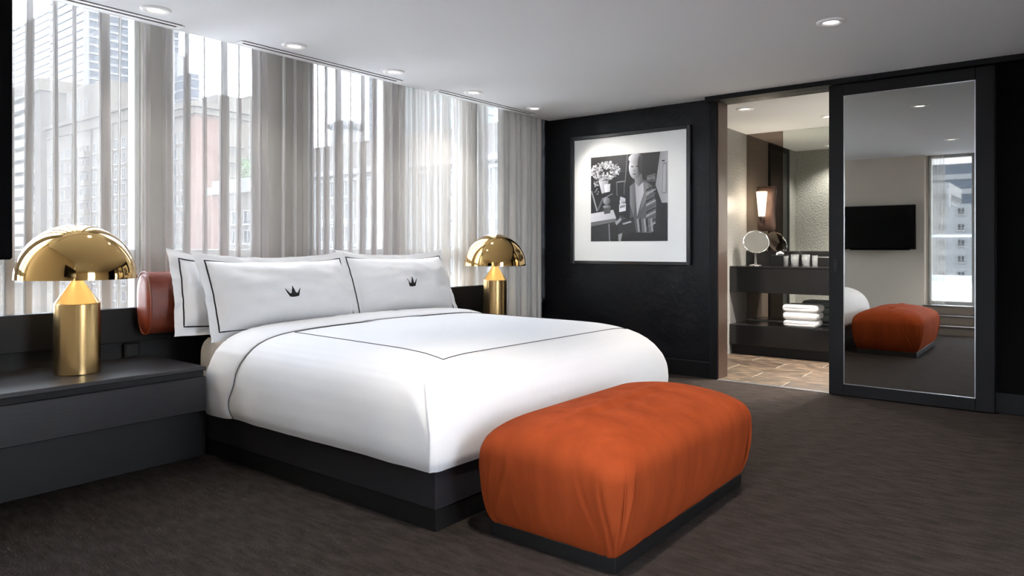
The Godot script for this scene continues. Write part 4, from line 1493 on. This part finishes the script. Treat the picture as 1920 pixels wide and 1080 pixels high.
# windows on a face: dir 0 faces +z at the building's front, 1 faces +x, 2 faces -z. at = lower left window's middle, in the building's own axes
func windows(o: Node3D, dir: int, at: Vector3, cols: int, pitch: float, rows: int, rise: float, w: float, h: float, skip := {}) -> void:
	var key := "%.2f %.2f" % [w, h]
	if not win_mesh.has(key):
		var t := 0.16
		var f := mesh_of(boxes([[V(-w / 2, -h / 2, 0), V(-w / 2 + t, h / 2, 0.22)], [V(w / 2 - t, -h / 2, 0), V(w / 2, h / 2, 0.22)], [V(-w / 2 + t, h / 2 - t, 0), V(w / 2 - t, h / 2, 0.22)], [V(-w / 2 - 0.1, -h / 2 - 0.12, 0), V(w / 2 + 0.1, -h / 2 + t, 0.32)], [V(-0.06, -h / 2 + t, 0), V(0.06, h / 2 - t, 0.2)], [V(-w / 2 + t, -h * 0.18, 0), V(w / 2 - t, -h * 0.18 + 0.1, 0.2)]]))
		var g := mesh_of(boxes([[V(-w / 2 + t, -h / 2 + t, 0.0), V(w / 2 - t, h / 2 - t, 0.08)]]))
		win_mesh[key] = [f, g]
	for r in rows:
		for c in cols:
			if skip.has(Vector2i(c, r)):
				continue
			var m := put_mesh("window", win_mesh[key][0], M["far frame"], o)
			put_mesh("pane", win_mesh[key][1], M["far pane"], m)
			if dir == 0:
				m.position = at + V(pitch * c, rise * r, 0)
			elif dir == 1:
				m.position = at + V(0, rise * r, -pitch * c)
				m.rotation.y = PI / 2
			else:
				m.position = at + V(-pitch * c, rise * r, 0)
				m.rotation.y = PI

func bands(o: Node3D, dx: float, dz: float, y0: float, n: int, rise: float, h: float, glass: Material, out := 0.5, slab := "") -> void:
	for k in n:
		var y := y0 + rise * k
		part("glass_band", boxes([[V(-out * 0.5, y, -out * 0.5), V(dx + out * 0.5, y + h, dz + out * 0.5)]]), glass, o)
		part("floor_slab", boxes([[V(-out, y + h, -out), V(dx + out, y + rise, dz + out)]]), M["white cladding"], o)

func balconies(o: Node3D, dir: int, at: Vector3, n: int, rise: float, w: float, m: Material) -> void:
	for k in n:
		var b := boxes([[V(-w / 2, 0, 0), V(w / 2, 0.25, 1.5)], [V(-w / 2, 0.25, 1.38), V(w / 2, 1.2, 1.5)], [V(-w / 2, 0.25, 0), V(-w / 2 + 0.1, 1.2, 1.5)], [V(w / 2 - 0.1, 0.25, 0), V(w / 2, 1.2, 1.5)]])
		var p := part("balcony", b, m, o)
		p.position = at + V(0, rise * k, 0)
		if dir == 1:
			p.rotation.y = PI / 2

func city() -> void:
	var G := -34.0
	solo("ground", boxes([[V(-700, G - 1, -700), V(700, G, 700)]]), M["street"], "grey city street ground far below the windows", "ground", "", "structure")
	solo("wall_lower", boxes([[V(-0.45, G, -6), V(14, -0.13, 6.2)], [V(-8, G, 6.25), V(14, -0.13, 15.2)], [V(-8, -0.13, 7.55), V(14, 0.09, 15.2)]]), M["stone render"], "facade of the hotel building below the room", "wall", "", "structure")
	# beige block A
	var a := tower("apartment_block", "long beige apartment block with rows of white windows, left of the first pier", V(-186, G, -78), V(-139.4, 30.0, -57.7), M["cream render"])
	var top := 64.0
	part("cornice", boxes([[V(-0.6, top - 1.2, 0), V(46.7, top - 0.3, 21.1)], [V(-0.3, top - 3.4, 0), V(46.65, top - 3.1, 20.7)]]), M["stone render"], a)
	part("penthouse", boxes([[V(1, top, 2), V(23, top + 8.5, 16.5)]]), M["cream render"], a)
	windows(a, 0, V(3.0, top - 38.5, 20.3), 13, 3.45, 11, 3.08, 1.7, 2.2)
	windows(a, 0, V(4.0, top + 3.2, 16.5), 3, 4.2, 1, 3.0, 1.5, 4.4)
	for k in 4:
		part("pilaster", boxes([[V(4.4 + k * 10.4, 0, 20.3), V(5.0 + k * 10.4, top - 3.4, 20.75)]]), M["stone render"], a)
	balconies(a, 0, V(23.8, top - 40.2, 20.3), 11, 3.08, 3.0, M["cream render"])
	# brick block B
	var b := tower("brick_apartment_block", "red brick apartment block with pale cornice and blank side wall", V(-138.4, G, -84), V(-124.5, 28.6, -61.7), M["brick"])
	top = 62.6
	part("cornice", boxes([[V(-0.4, top - 2.2, -0.4), V(14.6, top - 1.1, 23.0)], [V(-0.8, top - 1.0, -0.8), V(15.1, top, 23.4)]]), M["cream render"], b)
	part("stone_bay", boxes([[V(0, 0, 22.2), V(11.8, top - 2.2, 22.5)]]), M["cream render"], b)
	part("stone_bay", boxes([[V(13.8, 0, 7.0), V(14.15, top - 2.2, 17.6)]]), M["cream render"], b)
	windows(b, 0, V(2.2, top - 36.6, 22.5), 3, 4.0, 11, 3.03, 2.5, 2.2)
	windows(b, 1, V(14.15, top - 36.6, 10.5), 2, 2.6, 11, 3.03, 2.0, 2.2)
	balconies(b, 1, V(14.0, top - 38.2, 15.2), 11, 3.03, 4.2, M["cream render"])
	balconies(b, 0, V(4.2, top - 38.2, 22.5), 11, 3.03, 3.0, M["cream render"])
	part("roof_house", boxes([[V(1, top, 1), V(9, top + 4.2, 8)], [V(6, top, 10), V(12, top + 2.6, 17)]]), M["cream render"], b)
	# C: near block with deep eave, and its lower wing
	var c := tower("apartment_block", "cream apartment block with deep plain roof band behind the right hand windows", V(-86, G, -84), V(-24, 15.1, -54.7), M["cream render"])
	top = 49.1
	part("roof_band", boxes([[V(-0.5, top - 3.6, -0.5), V(62.5, top - 0.05, 29.9)]]), M["stone render"], c)
	part("cornice", boxes([[V(-1.0, top - 4.2, -1), V(63, top - 3.6, 30.5)], [V(-0.3, top - 5.0, -0.3), V(62.3, top - 4.7, 29.9)]]), M["white cladding"], c)
	windows(c, 0, V(3.2, top - 21.2, 29.3), 20, 2.95, 6, 3.05, 1.9, 2.3)
	for k in 10:
		part("pilaster", boxes([[V(1.3 + k * 5.9, 0, 29.3), V(2.0 + k * 5.9, top - 5.0, 29.6)]]), M["white cladding"], c)
	for k in 5:
		part("string_course", boxes([[V(0, top - 22.9 + k * 3.05, 29.3), V(62, top - 22.5 + k * 3.05, 29.5)]]), M["white cladding"], c)
	var c2 := tower("apartment_wing", "lower cream apartment wing with roof terrace below the brick block", V(-106.5, G, -80), V(-87.3, 11.0, -54.9), M["cream render"])
	part("cornice", boxes([[V(-0.6, 43.8, -0.6), V(19.25, 45.0, 25.7)]]), M["white cladding"], c2)
	part("parapet", boxes([[V(0, 45, 24.9), V(19.2, 46.1, 25.1)], [V(0, 45, 0), V(0.2, 46.1, 24.9)]]), M["white cladding"], c2)
	windows(c2, 0, V(7.6, 24.8, 25.1), 4, 3.3, 6, 3.02, 2.3, 2.2)
	part("brick_strip", boxes([[V(0.2, 0, 25.1), V(2.4, 43.8, 25.3)]]), M["brick"], c2)
	tree(V(-103.9, 11.02, -60.0))
	# L: at the far left
	var l := tower("apartment_block", "pale apartment block with stacked balconies at the far left edge", V(-250, G, -90), V(-200, 44.0, -61), M["stone render"])
	for k in 16:
		part("floor_slab", boxes([[V(32, 26 + k * 3.2, 29), V(46, 26.5 + k * 3.2, 30.4)]]), M["white cladding"], l)
		part("glass_band", boxes([[V(32, 26.5 + k * 3.2, 29), V(46, 28.4 + k * 3.2, 29.3)]]), M["far pane"], l)
	part("cornice", boxes([[V(-0.5, 75, -0.5), V(50.5, 78, 29.6)]]), M["cream render"], l)
	# towers
	var t1 := tower("glass_tower", "broad blue glass tower with pale floor lines, top left", V(-415, G, -150), V(-357, 110, -120), M["tower glass"])
	bands(t1, 58, 30, 84, 18, 3.4, 2.6, M["tower glass"], 0.5)
	var t2 := tower("glass_tower", "pale glass tower with stepped floor lines beside the broad blue one", V(-345, G, -150), V(-308, 140, -113), M["tower glass"])
	bands(t2, 37, 37, 84, 26, 3.4, 2.5, M["tower glass"], 0.7)
	part("corner_fin", boxes([[V(36.6, 60, 36.6), V(38.2, 176, 38.2)]]), M["white cladding"], t2)
	var t3 := tower("office_tower", "dark glass tower in three tiers behind the brick block", V(-268, G, -120), V(-251, 70, -114), M["tower glass dark"])
	bands(t3, 17, 6, 84, 5, 3.8, 3.2, M["tower glass dark"], 0.5)
	tower("office_tower", "slim white tower behind the brick block, beside the dark tiered one", V(-302, G, -143), V(-286, 81, -139), M["white cladding"])
	var t5 := tower("office_tower", "small dark stepped tower right of the slim white one", V(-276, G, -136.5), V(-264, 69, -133), M["tower glass dark"])
	bands(t5, 12, 3.5, 86, 4, 3.8, 3.2, M["tower glass dark"], 0.4)
	var t6 := thing("round_tower", "white round tower with flat wide cap above the cream block", "building", V(-156, G, -122))
	var rs := new_st()
	lathe(rs, PackedVector2Array([Vector2(4.0, 0), Vector2(4.0, 68)]), 24)
	part("shaft", rs, M["white cladding"], t6)
	var rc := new_st()
	lathe(rc, PackedVector2Array([Vector2(4.0, 68), Vector2(5.0, 68.6), Vector2(5.0, 69.6), Vector2(3.0, 70.6), Vector2(0, 70.9)]), 24)
	part("cap", rc, M["concrete"], t6)
	var t7 := tower("glass_tower", "narrow blue glass tower right of the round white tower", V(-194, G, -172), V(-184, 64, -163), M["tower glass dark"])
	bands(t7, 10, 9, 70, 8, 3.6, 3.0, M["tower glass dark"], 0.3)
	var t8 := tower("glass_tower", "greenish tower with square windows behind the gathered sheer", V(-133, G, -140), V(-117, 50, -122), M["tower glass green"])
	bands(t8, 16, 18, 62, 7, 3.3, 1.9, M["tower glass green"], 0.4)
	# seen in the mirror through the terrace window
	var m1 := tower("office_block", "white office block with square windows, seen in the mirror", V(-48, G, 232), V(-23, 20, 262), M["white cladding"])
	windows(m1, 2, V(23.2, 22, 0), 6, 3.8, 10, 3.1, 2.6, 2.0)
	windows(m1, 1, V(25, 22, 27), 5, 5.0, 10, 3.1, 3.4, 2.0)
	var m2 := tower("apartment_tower", "tall balcony tower behind the white office block, seen in the mirror", V(-46, G, 285), V(-20, 66, 315), M["concrete"])
	bands(m2, 26, 30, 40, 11, 5.2, 3.4, M["tower glass"], 0.8)
	var m3 := tower("office_block", "low white building with few windows beside the terrace railing, seen in the mirror", V(-20, G, 172), V(0, 10, 192), M["white cladding"])
	windows(m3, 2, V(17, 26, 0), 5, 3.6, 6, 3.4, 1.5, 1.6)

func tree(at: Vector3) -> void:
	var o := thing("tree", "small green tree on the roof terrace of the lower wing", "tree", at)
	var t := new_st()
	tube(t, [V(0, 0, 0), V(0.1, 1.2, 0.05), V(0.05, 2.6, 0)], 0.12, 7)
	tube(t, [V(0.1, 1.2, 0.05), V(-0.8, 2.8, 0.3)], 0.06, 6)
	tube(t, [V(0.1, 1.4, 0.05), V(0.9, 3.0, -0.2)], 0.06, 6)
	part("trunk", t, M["bark"], o)
	var f := new_st()
	var r := RandomNumberGenerator.new()
	r.seed = 77
	for k in 900:
		var d := V(r.randf_range(-1, 1), r.randf_range(-1, 1), r.randf_range(-1, 1))
		if d.length() > 1.0:
			continue
		var c := V(0, 3.4, 0) + d * V(2.0, 2.2, 1.8)
		var u := V(r.randf_range(-1, 1), r.randf_range(-1, 1), r.randf_range(-1, 1)).normalized() * 0.22
		var w := u.cross(V(r.randf_range(-1, 1), r.randf_range(-1, 1), r.randf_range(-1, 1))).normalized() * 0.13
		quad(f, c - u, c - w, c + u, c + w)
	var fo := part("foliage", f, M["leaf green"], o)
	fo.set_meta("kind", "stuff")
